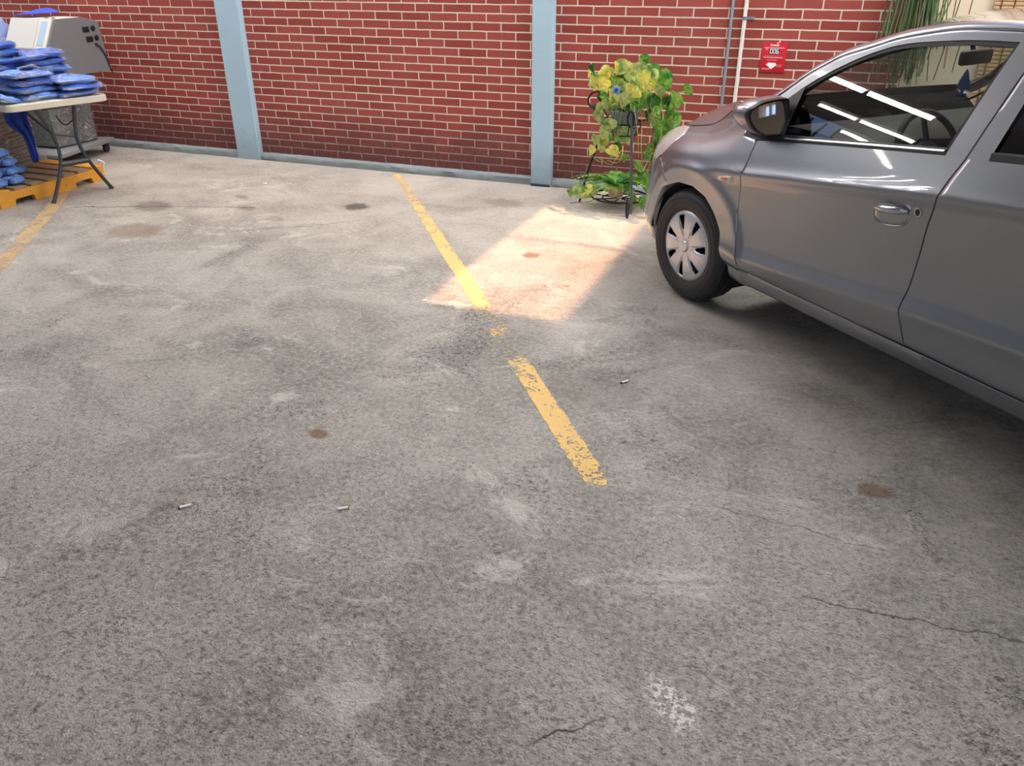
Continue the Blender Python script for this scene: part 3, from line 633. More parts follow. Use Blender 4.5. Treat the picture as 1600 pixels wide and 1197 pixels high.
    for j in range(NZ):
        for i in range(NS):
            s_=-.62+3.70*i/(NS-1); zt=min(zbelt(XS+s_)-.012,.80 if s_<.1 else 9); z_=.235+(zt-.235)*j/(NZ-1); P[j][i]=P3(s_,z_,-.024,side)
    vs=[p for r in P for p in r]; fs=[]
    for j in range(NZ-1):
        for i in range(NS-1):
            q=[P[j][i],P[j][i+1],P[j+1][i+1],P[j+1][i]]
            if any(math.hypot(p.x-cx,p.z-.285)<.325 for p in q for cx in (0,2.56)): continue
            fs.append((j*NS+i,j*NS+i+1,(j+1)*NS+i+1,(j+1)*NS+i))
    mesh('inner_structure',vs,fs,MVOID,CAR)
    # ---- wheel-arch liners
    for cx in (.01,2.565):
        m=MB(); rows=[]
        for k in range(25):
            a=-.30+(PI+.20)*k/24; rows.append([Vector((cx+.345*math.cos(a),-side*y,.27+.345*math.sin(a))) for y in (.79,.70,.55)]+[Vector((cx,-side*.55,.27))])
        m.grid(rows); m.build('arch_liner',MVOID,CAR)
    # ---- mirror
    mb_=None
# bumper, wraps from wing to wing
m=MB(); top=[]; rows=[]
NZ=26
def bz(s_):   # upper edge of the bumper cover
    if s_>-.3109: return .5746
    return rs_interp([(-1.4,.66),(-.75,.646),(-.5703,.6522),(-.5285,.6590),(-.4605,.6890),(-.3981,.6405),(-.3109,.5746)],s_)
def rs_interp(tab,x): return lerp_tab(tab,x)
for sgn in (1,-1):
    G3=[]
    for j in range(NZ):
        row=[]
        for i in range(60):
            t=i/59
            v=j/(NZ-1)
            # rear edge follows the wheel arch below the wing joint
            z0=.175
            ze=.5746
            s1=lerp_tab([(.175,-.452),(.30,-.445),(.3998,-.4195),(.5006,-.3773),(.5746,-.3109)],z0+(ze-z0)*v)
            s_=-1.40+(s1+1.40)*t
            zt=lerp_tab([(-1.4,.66),(-.75,.646),(-.5703,.6522),(-.5285,.6590),(-.4635,.6870),(-.3981,.6405),(-.3109,.5746)],s_)
            row.append(P3(s_,z0+(zt-z0)*v,.0,sgn))
        G3.append(row)
    G3=flange(G3,'rbt',.03,Vector((.6,sgn*.8,0))); m.grid(G3)
m.build('front_bumper',MPAINT,CAR,auto=50)
m=MB(); 
for sgn in (1,-1): m.grid([[P3(-1.40+.42*i/10,z_,.004,sgn) for i in range(11)] for z_ in (.26,.32,.38,.44)])
m.build('front_grille',MTRIM,CAR)
m=MB()
for sgn in (1,-1): m.grid([[P3(-1.40+.80*i/14,z_+.02*max(0,i-9)/5,-.012,sgn) for i in range(15)] for z_ in (.62,.66,.70,.74,.775)])
m.build('front_grille',MTRIM,CAR)
# hood
hp=rs([(-.5515,.8403)]+HOOD[1:],26); m=MB(); rows=[]
for k,p in enumerate(hp):
    t=k/25; L=P3(p.x,p.y,-.007); xc=-.69+(.03+.69)*t**.92; zc=.765+(.990-.765)*(t**.8)+.035*math.sin(PI*t)
    row=[]
    for q in range(41):
        r=-1+2*q/40; y=L.y*-r if False else r*abs(L.y); a=abs(r)
        x=L.x+(xc-L.x)*(1-a**2.2); zz=L.z+(zc-L.z)*(1-a**3.0)+.028*(1-a**7)*math.sin(PI*min(1,t*1.15+.12))
        if a>.985: zz-=.004
        row.append(Vector((x,y,zz)))
    rows.append(row)
m.grid(rows); m.build('bonnet',MPAINT,CAR,auto=60)
fr=rows[0]; m=MB(); m.grid([fr,[v+Vector((.015,0,-.03)) for v in fr],[v+Vector((.05,0,-.05)) for v in fr]]); m.build('bonnet_lip',MVOID,CAR)
# black strip standing in for bonnet shut-line shade; rubber strip in the roof gutter
for sgn in (1,-1):
    m=MB(); hs=rs(HOOD,50); A_=[P3(q.x,q.y,.0015,sgn)+Vector((0,0,.001)) for q in hs]; m.grid([A_,[v+Vector((.001,sgn*.004,.005)) for v in A_],[v+Vector((.002,sgn*.010,.004)) for v in A_]]); m.build('bonnet_gap_shade',MRUB,CAR)
    gs=[q for q in rs(GUT,90) if .36<XS+q.x<2.5]; m=MB(); m.grid([[P3(q.x,q.y-.0075,-.003,sgn) for q in gs],[P3(q.x,q.y-.003,-.0035,sgn) for q in gs],[P3(q.x,q.y+.0015,.0015,sgn) for q in gs]]); m.build('gutter_strip',MRUB,CAR)
# gutter curve and roof
gut=rs(GUT,80); gl=[P3(p.x,p.y,0) for p in gut]
def gutx(x):
    for a,b in zip(gl,gl[1:]):
        if a.x<=x<=b.x:
            t=(x-a.x)/(b.x-a.x); return a.lerp(b,t)
    return gl[0] if x<gl[0].x else gl[-1]
HEADX=.985; REARX=2.30
m=MB()
for sgn in (1,-1):   # pillar strip, from cowl to the tail
    rows=[]
    for p in gl:
        f=1 if p.x<HEADX else max(0,1-(p.x-HEADX)/.5)
        y=-p.y; base=[(0,-.004),(.001,.004),(.010,.013),(.024,.0205),(.042,.025),(.058,.026),(.060,.018)]
        rows.append([Vector((p.x-(.018*f)*(dy/.05),-(y-dy)*sgn,p.z+dz)) for dy,dz in base])
    m.grid(rows)
m.build('roof_pillar_rail',MPAINT,CAR,auto=50)
m=MB(); rows=[]
for k in range(30):
    x=HEADX-.045+(REARX+.045-HEADX)*k/29; g=gutx(x); f=1 if x<HEADX else max(0,1-(x-HEADX)/.5); y0=abs(g.y)-.056; row=[]
    for q in range(31):
        r=-1+2*q/30; a=abs(r); xx=x-(.07*(1-a*a) if k<3 else .07*(1-a*a)*max(0,1-k/8))-.018*f
        row.append(Vector((xx,r*y0,g.z+.0255+.040*(1-a**2.1)*(1-.6*max(0,(x-1.9)/.45)) - (.006 if k==0 else 0))))
    rows.append(row)
m.grid(rows); roof=m.build('roof_panel',MPAINT,CAR,auto=60)
# headliner
m=MB(); m.grid([[v+Vector((0,0,-.03)) if abs(v.y)<.5 else v+Vector((0,0,-.02)) for v in r] for r in rows]); m.build('headliner',MLINER,CAR)
HR=rows[0]
# windscreen
def edge(p,f=1): return Vector((p.x-.0216,abs(p.y)-.060,p.z+.020))
lo=gutx(.36); side_pts=[edge(p) for p in gl if .33<=p.x<=HEADX-.03]
m=MB(); rows=[]
for k,e in enumerate(side_pts):
    t=k/(len(side_pts)-1); row=[]
    for q in range(31):
        r=-1+2*q/30; a=abs(r); dx=-(.26*(1-t)+.07*t)*(1-a**2.2); zz=e.z-(.035)*(1-t)*(1-a*a)+.038*t*(1-a**2.1)
        row.append(Vector((e.x+dx,r*e.y,zz-.004)))
    rows.append(row)
m.grid(rows); m.build('windscreen',MWIND,CAR)
low=rows[0]
# cowl between bonnet and windscreen
cow=[Vector((v.x-.09,v.y*1.08,v.z-.035)) for v in low]; m=MB(); m.grid([low,[Vector((v.x-.03,v.y*1.02,v.z-.02)) for v in low],cow,[v+Vector((-.06,0,-.03)) for v in cow]]); m.build('cowl_panel',MTRIM,CAR)
# front pillar foot, between cowl and gutter
for sgn in (1,-1):
    pts=[p for p in gl if p.x<.40]; m=MB(); m.grid([[Vector((p.x-.0216*k/4-.02*k/4,-(abs(p.y)-.060*k/4)*sgn,p.z-.004+.022*k/4)) for k in range(5)] for p in pts]); m.build('pillar_foot',MPAINT,CAR)
    m=MB(); m.grid([[Vector((p.x+.02,-(abs(p.y)-.022-.05*k/3)*sgn,p.z-.035)) for k in range(4)] for p in gl if p.x<HEADX+.1]); m.build('pillar_lining',MLINER,CAR)
# back window and tailgate
m=MB(); rows=[]
for k in range(8):
    t=k/7; x=REARX+.02+.50*t; g=gutx(min(x,2.88)); row=[]
    for q in range(17):
        r=-1+2*q/16; a=abs(r); row.append(Vector((x+.12*(1-a*a)*t,r*(abs(g.y)-.055),g.z+.022+.015*(1-a*a))))
    rows.append(row)
m.grid(rows); m.build('rear_window',MDARKG,CAR); last=rows[-1]
m=MB(); e0=P3(3.10,1.0); rows2=[last]
for (dx,zz,yy) in ((2.98,1.06,.70),(3.16,1.03,.66),(3.27,.98,.66),(3.31,.85,.68),(3.33,.6,.70),(3.33,.40,.70),(3.25,.25,.68)):
    rows2.append([Vector((dx+.08*(1-(q/8-1)**2),(q/8-1)*yy,zz)) for q in range(17)])
m.grid(rows2); m.build('tailgate',MPAINT,CAR)
# floor pan
m=MB(); m.box((1.25,0,.23),(2.0,1.46,.05)); m.box((-.35,0,.30),(.25,1.1,.05)); m.box((.45,0,.55),(.05,1.44,.62)); m.build('floor_pan',MVOID,CAR,smooth=False)
# ------------------------------------------------------------------ wheels
def wheel(cx,side,steer=0):
    t=empty('wheel',(cx,-side*.715,.290),0); t.parent=CAR
    if side<0: t.rotation_euler=(0,0,PI)
    R=.290; W2=.085   # outer face towards -y
    prof=[]
    o_=-W2
    prof=[(.178,o_+.006),(.186,o_+.001),(.198,o_-.006),(.215,o_-.010),(.235,o_-.011),(.255,o_-.008),(.268,o_-.002),(.279,o_+.010),(.286,o_+.022),(.290,o_+.04),(.2915,0),(.290,-o_-.04),(.286,-o_-.02),(.27,-o_),(.24,-o_+.01),(.19,-o_)]
    # finer profile with tread grooves
    pr=[]
    for (r,h) in prof: pr.append((r,h))
    fine=[]
    for i,(r,h) in enumerate(pr):
        fine.append((r,h))
    gro=[]
    for h in (-.052,-.018,.018,.052): gro+= [(.2905,h-.005),(.284,h-.004),(.284,h+.004),(.2905,h+.005)]
    pr=[p for p in pr if not (p[0]>=.2899 and abs(p[1])<.05)]
    idx=[i for i,p in enumerate(pr) if p[1]<-.04][-1]+1
    pr=pr[:idx]+gro+pr[idx:]
    m=MB(); rows=[]
    N=120
    for r,h in pr:
        row=[]
        for k in range(N):
            a=2*PI*k/N; rr=r
            if r>.284 and abs(h)>.055 and abs(h)<.09 and k%4==0: rr=r-.0045
            row.append(Vector((rr*math.cos(a),h,rr*math.sin(a))))
        rows.append(row)
    m.grid(rows,closeu=True)
    for rr_,hh in ((.222,o_-.0105),(.250,o_-.0095)):
        m.tube([(rr_*math.cos(a),hh,rr_*math.sin(a)) for a in [2*PI*k/90 for k in range(90)]],.0013,5,closed=True)
    m.build('tyre',MTYRE,t,auto=50)
    # dark steel rim behind the cover
    m=MB(); m.lathe([(.181,o_+.004),(.174,o_+.008),(.168,o_+.03),(.16,o_+.055),(.05,o_+.050),(0.001,o_+.045)],60,axis='Y'); m.build('steel_rim',MRIMD,t)
    # hubcap with seven slots
    slots=[math.radians(a) for a in (108,57,5.5,-46,-97,-148,161)]
    NA=280; rad=[.0,.012,.022,.028,.032,.05,.07,.080,.086,.092,.098,.104,.116,.128,.140,.150,.156,.161,.166,.172,.178,.1825]
    def inslot(r,a):
        if r<.086 or r>.1585: return None
        for s_ in slots:
            d=(a-s_+PI)%(2*PI)-PI; skew=.10*(r-.115)/.04; w=.075+(.125-.075)*min(1,max(0,(r-.086)/.05))
            if r<.092: w*=.7
            if abs(d-skew*.3)<w: return abs(d-skew*.3)/w
        return None
    def hh(r,a):
        base=lerp_tab([(0,-.012),(.022,-.012),(.026,-.006),(.034,-.003),(.06,-.006),(.10,-.010),(.14,-.008),(.166,-.002),(.172,.000),(.1825,.006)],r)
        # bevel towards the slots, raised petals
        dm=min(abs((a-s_+PI)%(2*PI)-PI) for s_ in slots)*max(r,.02)
        wv=(.075+(.125-.075)*min(1,max(0,(r-.086)/.05)))*r
        if .06<r<.166: base+=.006*(1-min(1,max(0,dm-wv)/.010))
        return o_+base
    vs=[];ids={}
    for i,r in enumerate(rad):
        for k in range(NA):
            a=2*PI*k/NA; vs.append(Vector((r*math.cos(a)*(-1),hh(r,a),r*math.sin(a))) if False else Vector((r*math.cos(a),hh(r,a),r*math.sin(a))))
    fs=[]
    # slots are seen from outside (-y): +x is to the right there
    for i in range(len(rad)-1):
        rm=(rad[i]+rad[i+1])/2
        for k in range(NA):
            am=2*PI*(k+.5)/NA
            if inslot(rm,am) is not None: continue
            fs.append((i*NA+k,i*NA+(k+1)%NA,(i+1)*NA+(k+1)%NA,(i+1)*NA+k))
    o2=mesh('hubcap',vs,fs,MCOVER,t,auto=35)
    md=o2.modifiers.new('thick','SOLIDIFY'); md.thickness=.004; md.offset=0
    m=MB(); m.lathe([(.0001,o_-.0150),(.012,o_-.0148),(.0195,o_-.0135),(.021,o_-.010),(.021,o_-.006)],36,axis='Y'); m.build('hub_badge',MCOVER,t)
    return t
MRIMD=simple('dark_steel',(.012,.012,.013),.5,.3)
for cx in (0,2.55):
    for side in (1,-1): wheel(cx,side)
# ------------------------------------------------------------------ door mirrors
MOUT=[(.906,1.056),(.872,1.074),(.826,1.084),(.779,1.088),(.762,1.077),(.755,1.027),(.750,.950),(.775,.938),(.829,.937),(.881,.955),(.916,.992),(.927,1.021),(.921,1.046)]
def mirror(side):
    t=empty('side_mirror',(0,0,0)); t.parent=CAR
    def T(x,y,z): return Vector((x,-y*side,z))
    out=[(p.x,p.y) for p in cat([Vector((a,b,0)) for a,b in MOUT],5,True)]
    cy,cz=.840,1.010; tl_=-.30
    def ring(f,x,oy=0,oz=0): return [T(x+tl_*(a-cy)*f,cy+(a-cy)*f+oy,cz+(b-cz)*f+oz) for a,b in out]
    m=MB(); m.grid([ring(1.035,.500),ring(1.035,.512),ring(1.0,.522),ring(.93,.522),ring(.87,.518),ring(.85,.506)],closeu=True); m.build('mirror_bezel',MTRIM,t)
    m=MB(); m.grid([ring(1.03,.503),ring(1.06,.485),ring(1.05,.455,.004),ring(.98,.425,.006,.000),ring(.80,.400,.004,.002),ring(.45,.382,.0,.004),ring(.02,.378,.0,.004)],closeu=True); m.build('mirror_shell',MPAINT,t,auto=70)
    m=MB(); m.grid([[T(.507-.38*(a-cy)*f-.20*(b-cz)*f,cy+(a-cy)*f,cz+(b-cz)*f) for a,b in out] for f in (.90,.5,.01)],closeu=True); m.build('mirror_glass',MMIRROR,t)
    m=MB(); rows=[]
    for k in range(9):
        s_=k/8; x=.455-.03*s_; y=.845-.075*s_; z=.940-.016*s_; w_=.045+.02*s_; h_=.014+.004*s_
        rows.append([T(x+w_*math.cos(a),y,z+h_*math.sin(a)) for a in [2*PI*q/14 for q in range(14)]])
    m.grid(rows,closeu=True); m.add(rows[0],[tuple(range(14))]); m.add(rows[-1],[tuple(range(14))]); m.build('mirror_foot',MTRIM,t)
    return t
mirror(1); mirror(-1)
# ------------------------------------------------------------------ cabin
m=MB(); rows=[]
for k in range(21):
    y=-.70+1.4*k/20; hump=.030*math.exp(-((y+.33)/.16)**2)
    rows.append([Vector((.36,y,.93)),Vector((.50,y,.965)),Vector((.66,y,.965+hump*.6)),Vector((.78,y,.955+hump)),Vector((.84,y,.92+hump*.5)),Vector((.86,y,.80)),Vector((.82,y,.66)),Vector((.78,y,.45))])
m.grid(rows); m.build('dashboard',MDASH,CAR)
m=MB()
Rm=Matrix.Rotation(math.radians(66),3,'Y')
cw=Vector((.93,-.33,.885))
ring=[cw+Rm@Vector((.178*math.cos(a),.178*math.sin(a),0)) for a in [2*PI*k/48 for k in range(48)]]
m.tube(ring,.0135,10,closed=True); m.lathe([(0.001,.018),(.045,.016),(.062,.004),(.062,-.02),(.02,-.06),(.001,-.06)],24,cw,M=Rm)
for a in (0,PI,-PI/2,PI/2): m.tube([cw+Rm@Vector((.05*math.cos(a),.05*math.sin(a),0)),cw+Rm@Vector((.172*math.cos(a),.172*math.sin(a),0))],.011,8)
m.tube([cw,cw+Vector((-.30,0,-.12))],.03,10); m.build('steering_wheel',MDASH,CAR)
m=MB(); m.box((.88,0,.83),(.03,.26,.18),bev=.012); m.build('centre_console',simple('console_black',(.01,.01,.011),.25),CAR,auto=30)
for yy in (-.07,.07): m=MB(); m.lathe([(.001,.0),(.03,.0),(.038,.006),(.038,.012)],20,(.897,yy,.885),axis='X'); m.build('air_vent',MCHROME,CAR)
for yy in (-.34,.34):
    st=empty('front_seat',(1.25,yy,.30)); st.parent=CAR
    m=MB(); m.box((0,0,.12),(.50,.48,.16),bev=.06); m.build('seat_cushion',MSEAT,st)
    Ms=Matrix.Rotation(math.radians(20),3,'Y'); m=MB(); m.box((.34,0,.42),(.13,.46,.60),M=Ms,bev=.06); m.build('seat_back',MSEAT,st)
    m=MB(); m.box((.47,0,.80),(.09,.24,.16),M=Ms,bev=.04); m.build('head_rest',MSEAT,st)
m=MB(); m.box((2.05,0,.62),(.18,1.2,.60),M=Matrix.Rotation(.3,3,'Y'),bev=.05); m.box((1.85,0,.42),(.5,1.2,.2),bev=.05); m.build('rear_seat',MSEAT,CAR)
# interior mirror and its hanging tree
m=MB(); Mr=Matrix.Rotation(math.radians(8),3,'Z'); m.box((.79,.0,1.238),(.030,.225,.060),M=Mr,bev=.014); m.tube([(.775,0,1.25),(.745,0,1.325)],.010,8); m.build('interior_mirror',MTRIM,CAR,auto=40)
fr_=empty('air_freshener',(0,0,0)); fr_.location=(0,0,0)
tree=[(0,.062),(-.007,.050),(-.012,.040),(-.008,.041),(-.018,.026),(-.012,.028),(-.024,.010),(-.017,.012),(-.028,-.006),(-.020,-.004),(-.027,-.020),(-.016,-.017),(-.007,-.020),(-.006,-.034),(-.019,-.034),(-.019,-.050),(.019,-.050),(.019,-.034),(.006,-.034),(.007,-.020),(.016,-.017),(.027,-.020),(.020,-.004),(.028,-.006),(.017,.012),(.024,.010),(.012,.028),(.018,.026),(.008,.041),(.012,.040),(.007,.050)]
MBL=simple('freshener_blue',srgb(24,120,215),.6)
fr_.parent=None
R_=Matrix.Rotation(math.radians(-43.63),3,'Z'); base=Vector((-.0554,4.6401,0))+R_@Vector((.765,.0,1.125)); fr_.location=base; fr_.rotation_euler=(0,0,-.12); tag(fr_,'flat blue tree-shaped air freshener hanging from the mirror inside the grey car','air freshener')
m=MB(); m.prism([(a*1.05,b*1.05) for a,b in tree],-.001,.001,'Y'); m.build('scented_card',MBL,fr_,smooth=False)
m=MB(); m.tube([(0,0,.062),(.002,0,.085),(0,0,.105)],.0008,5); m.build('hanging_string',simple('white_thread',(.7,.7,.7),.7),fr_)
# ================================================================== FOLDING TABLE AND WHAT IS ROUND IT
mid=Vector((-5.245,4.476,0)); tl=Vector((-.956,.292,0)); te=Vector((.292,.956,0)); TRZ=math.atan2(.292,-.956)
def TW(a,b,z): return mid+tl*a+te*b+Vector((0,0,z))
def loc(o,p):
    R=Matrix.Rotation(-o.rotation_euler.z,3,'Z'); return R@(Vector(p)-o.location)
MTOP=simple('cream_tabletop',srgb(222,216,198),.5,var=.06,vscale=7); MLEG=simple('grey_leg_steel',srgb(74,76,80),.45,.4)
tb=empty('folding_table',mid,TRZ,'cream-topped folding table with grey bent steel legs, piled with bagged blue garments','table')
m=MB(); pol=[]
for cx,cy,a0 in ((1.74,.31,0),(.06,.31,90),(.06,-.31,180),(1.74,-.31,270)):
    rr=.06
    for k in range(7): a=math.radians(a0+90*k/6); pol.append((cx+rr*math.cos(a),cy+rr*math.sin(a)))
def ringz(f,z): return [Vector((.9+(x-.9)*(1-f*.011),y*(1-f*.027),z)) for x,y in pol]
m.grid([ringz(1,.672),ringz(0,.677),ringz(0,.714),ringz(.6,.7195),ringz(1.5,.72)],closeu=True); m.add(ringz(1.5,.72),[tuple(range(28))]); m.add(ringz(1,.672),[tuple(range(28))]); m.build('tabletop',MTOP,tb,auto=35)
for off in (0,1.42):
    def W(p): q=loc(tb,p); return q+Vector((off,0,0)) if off==0 else Vector((1.8-q.x-.0,q.y,q.z))
    near=[W(p) for p in [(-5.345,4.29,.0),(-5.35,4.443,.268),(-5.35,4.437,.479),(-5.35,4.345,.668)]]
    far=[W(p) for p in [(-5.29,4.80,.0),(-5.30,4.646,.264),(-5.30,4.599,.44),(-5.30,4.640,.668)]]
    for P in (near,far):
        m=MB(); m.tube(P,.0135,12,smooth=5); m.tube([P[0]+Vector((0,0,0)),P[0]*.93+P[1]*.07],.016,12); m.build('leg',MLEG,tb)
    m=MB(); m.tube([near[1]+Vector((0,0,-.01)),far[1]+Vector((0,0,-.01))],.020,12); m.build('crossbar',MLEG,tb); m=MB(); m.tube([near[2],far[2]],.008,10); m.build('stretcher',MLEG,tb)
    m=MB(); s_=1 if off==0 else -1; c=(near[2]+far[2])/2; m.tube([near[2],near[2]+Vector((s_*.62,.12*0-.02,.185))],.009,8); m.build('brace',MLEG,tb)
    m=MB(); m.tube([near[3]+Vector((0,-.05,-.005)),far[3]+Vector((0,.05,-.005))],.011,8); m.tube([far[2]+Vector((0,0,.12)),far[2]+Vector((.02,.03,.09)),far[2]+Vector((.03,.07,.10)),far[2]+Vector((.03,.10,.16))],.005,6,smooth=5); m.build('hinge_bar',MTRIM,tb)
# ---- bagged garments
def cloth_mat(name,c1,c2,c3):
    n=NT(name); v=n.pos(scale=(1.2,1.2,10)); v2=n.pos()
    f=n.noise(v,5,4,.6,.6); col=n.ramp(f,[(.30,c1),(.48,c2),(.66,c3)])
    return n.fin(col,.6,0,0,n.bump(n.math('ADD',n.noise(v,7,4,.6,.5),n.noise(v2,22,4,.6)),.7,.012),.3)
MC1=cloth_mat('blue_cloth_bright',srgb(44,82,180),srgb(84,138,224),srgb(150,186,244)); MC2=cloth_mat('blue_cloth_deep',srgb(40,68,160),srgb(70,112,206),srgb(122,158,234)); MC3=cloth_mat('blue_cloth_pale',srgb(66,106,200),srgb(112,160,234),srgb(182,208,248))
def film_mat(name,wh=.10,sc=16,tint=(.96,.96,.98)):
    n=NT(name); v=n.pos(); tr=n.N('BsdfTransparent'); tr.inputs[0].default_value=(*tint,1); gl=n.N('BsdfGlossy'); gl.inputs['Roughness'].default_value=.16; df=n.N('BsdfDiffuse'); df.inputs[0].default_value=(.9,.9,.92,1)
    wr=n.noise(n.pos(scale=(1,1,2.2)),sc,7,.7,1.4); nm=n.bump(wr,1.,.03); n.L(nm,gl.inputs['Normal']); n.L(nm,df.inputs['Normal'])
    fr=n.N('Fresnel'); ge=n.N('NewGeometry'); n.L(n.math('MULTIPLY_ADD',ge.outputs['Backfacing'],1/1.5-1.5,1.5),fr.inputs['IOR']); n.L(nm,fr.inputs['Normal'])
    m1=n.N('MixShader'); n.L(n.math('MULTIPLY_ADD',fr.outputs[0],1.1,.06,clamp=True),m1.inputs[0]); n.L(tr.outputs[0],m1.inputs[1]); n.L(gl.outputs[0],m1.inputs[2])
    m2=n.N('MixShader'); n.L(n.math('MULTIPLY',n.rng(wr,.48,.66),wh),m2.inputs[0]); n.L(m1.outputs[0],m2.inputs[1]); n.L(df.outputs[0],m2.inputs[2]); n.L(m2.outputs[0],n.out.inputs[0]); return n.m
MFILM=film_mat('clear_bag_film',.45,9); MWRAP=film_mat('stretch_wrap',.5,11)
def pillow(d,seed,wr=.1,ex=.35,nu=40,nv=18,flap=0):
    L,Wd,H=d; rows=[]; off=Vector((seed*3.7,seed*1.9,seed*.7))
    for j in range(nv+1):
        ph=-PI/2+PI*j/nv; cz=math.sin(ph); cr=max(0,math.cos(ph))**.42; row=[]
        for i in range(nu):
            a=2*PI*i/nu; ca,sa=math.cos(a),math.sin(a)
            x=math.copysign(abs(ca)**ex,ca)*L/2*cr; y=math.copysign(abs(sa)**ex,sa)*Wd/2*cr; z=math.copysign(abs(cz)**.8,cz)*H/2
            edge=max(abs(x)/(L/2),abs(y)/(Wd/2)); p=Vector((x,y,z))
            n1=mnoise.noise(Vector((x*9,y*9,z*9))+off); n2=mnoise.noise(Vector((x*24,y*24,z*40))+off*2); n3=mnoise.noise(Vector((x*5,y*5,z*55))+off*3)
            p.z+=(n1*.42+n2*.20)*H*(.4+.6*abs(cz)); k=1+n3*wr+n1*wr*.6; p.x*=k; p.y*=k; p.z*=1-.22*edge**6
            row.append(p)
        rows.append(row)
    return rows
def bag(pos,d,rz,seed,mat,label,tilt=(0,0),film=True,group='bagged blue garments piled on the folding table',name='bagged_garment',cat_='bagged garment'):
    t=empty(name,pos,rz,label,cat_,group); t.rotation_euler=(tilt[0],tilt[1],rz)
    m=MB(); m.grid(pillow(d,seed),closeu=True); 
    # folded edges: two thin leaves of cloth peeping out
    m.build('folded_cloth',mat,t)
    if film:
        m=MB(); m.grid(pillow((d[0]*1.05,d[1]*1.06,d[2]*1.03),seed+.13,.16,.30),closeu=True); m.build('clear_bag',MFILM,t)
    return t
def stack(a,b,z0,n,d,rz,seed,labs,jit=.02,dz=None,mats=(MC1,MC2,MC3),tilt=(0,0)):
    r=random.Random(seed); z=z0
    for k in range(n):
        h=d[2]*r.uniform(.9,1.15); p=TW(a+r.uniform(-jit,jit),b+r.uniform(-jit,jit),z+h/2)
        bag(p,(d[0]*r.uniform(.93,1.06),d[1]*r.uniform(.93,1.06),h*1.04),TRZ+rz+r.uniform(-.12,.12),seed+k,mats[(k+seed)%3],labs(k,n),tilt=(tilt[0]+r.uniform(-.03,.03),tilt[1]+r.uniform(-.03,.03))); z+=h*1.0
    return z
ORD=['lowest','second lowest','third from the bottom','fourth from the bottom','fifth from the bottom','sixth from the bottom','seventh from the bottom','eighth from the bottom']
def lab(where):
    return lambda k,n: 'bagged blue garment in the %s pile, %s'%(where,'topmost' if k==n-1 else ORD[k])
stack(.150,.185,.722,3,(.29,.29,.045),0,3,lab('short right-hand corner'))
stack(.20,-.10,.722,4,(.30,.32,.047),.1,11,lab('middle front'))
stack(.49,.15,.722,6,(.31,.31,.047),-.1,23,lab('tall back'))
stack(.53,-.19,.722,7,(.32,.32,.050),.15,37,lab('tall left'),tilt=(.02,.08))
bag(TW(.15,-.335,.760),(.24,.22,.05),TRZ+.5,51,MC3,'bagged blue garment slumped at the near left corner of the table',tilt=(.22,-.18))
bag(TW(.40,-.03,.965),(.36,.20,.030),TRZ+.7,57,MC1,'bagged blue garment lying askew across the piles with a white card face',tilt=(.10,.18))
# white card slipped in the askew bag
cdm=simple('white_card',srgb(226,228,238),.4)
m=MB(); m.box((0,0,0),(.24,.11,.004),bev=.001); cdo=m.build('paper_insert',cdm,None,auto=30); cdo.location=TW(.24,-.05,.925); cdo.rotation_euler=(.20,-.20,TRZ+2.55); tag(cdo,'pale paper insert sticking out of the garment pile, above the middle pile','paper')
# ---- pallet with painted side
MPAL=NT('orange_painted_wood'); _v=MPAL.pos(); _c=MPAL.mix(MPAL.noise(MPAL.pos(scale=(1,1,5)),7,5,.6),srgb(214,146,44),srgb(232,172,72)); _c=MPAL.mix(MPAL.rng(MPAL.noise(_v,16,5,.7),.62,.72,0,.8),_c,srgb(128,78,34)); MPAL=MPAL.fin(_c,.6,0,0,MPAL.bump(MPAL.noise(MPAL.pos(scale=(1,1,8)),20,4),.3,.003))
MWOOD=NT('raw_pallet_wood'); _v=MWOOD.pos(scale=(.6,9,9)); MWOOD=MWOOD.fin(MWOOD.mix(MWOOD.noise(_v,8,5,.65),srgb(128,106,86),srgb(182,158,128)),.75,0,0,MWOOD.bump(MWOOD.noise(_v,14,4),.3,.003))
pt=empty('wooden_pallet',(-5.56,4.515,0),0,'orange-painted wooden pallet under the folding table carrying rolled blue bundles','pallet')
def stringer(x,mat):
    Y=[-.485,-.365,-.355,-.20,-.19,.19,.20,.345,.355,.485]
    pol=[(-.485,0),(-.365,0),(-.358,.038),(-.348,.046),(-.205,.046),(-.195,.038),(-.188,0),(.188,0),(.195,.038),(.205,.046),(.345,.046),(.355,.038),(.362,0),(.485,0),(.485,.105),(-.485,.105)]
    m=MB(); m.prism(pol,x-.019,x+.019,'X'); return m.build('stringer',mat,pt,smooth=False)
stringer(-.019,MPAL); stringer(-.31,MWOOD); stringer(-.60,MWOOD)
for k in range(7):
    y=-.435+.145*k; m=MB(); m.box((-.31,y,.105+.009),(.62,.105,.018),bev=.002); m.build('deck_board',MPAL if k in(0,6) else MWOOD,pt,auto=30)
for y in (-.43,0,.43):
    m=MB(); m.box((-.31,y,.004),(.54,.085,.008)) ; m.build('bottom_board',MWOOD,pt,smooth=False)
m=MB(); m.tube([(-.01,.49,.10),(.01,.50,.13),(.0,.485,.155),(-.02,.47,.165)],.005,6,smooth=4); m.build('white_tag',MWHT,pt)
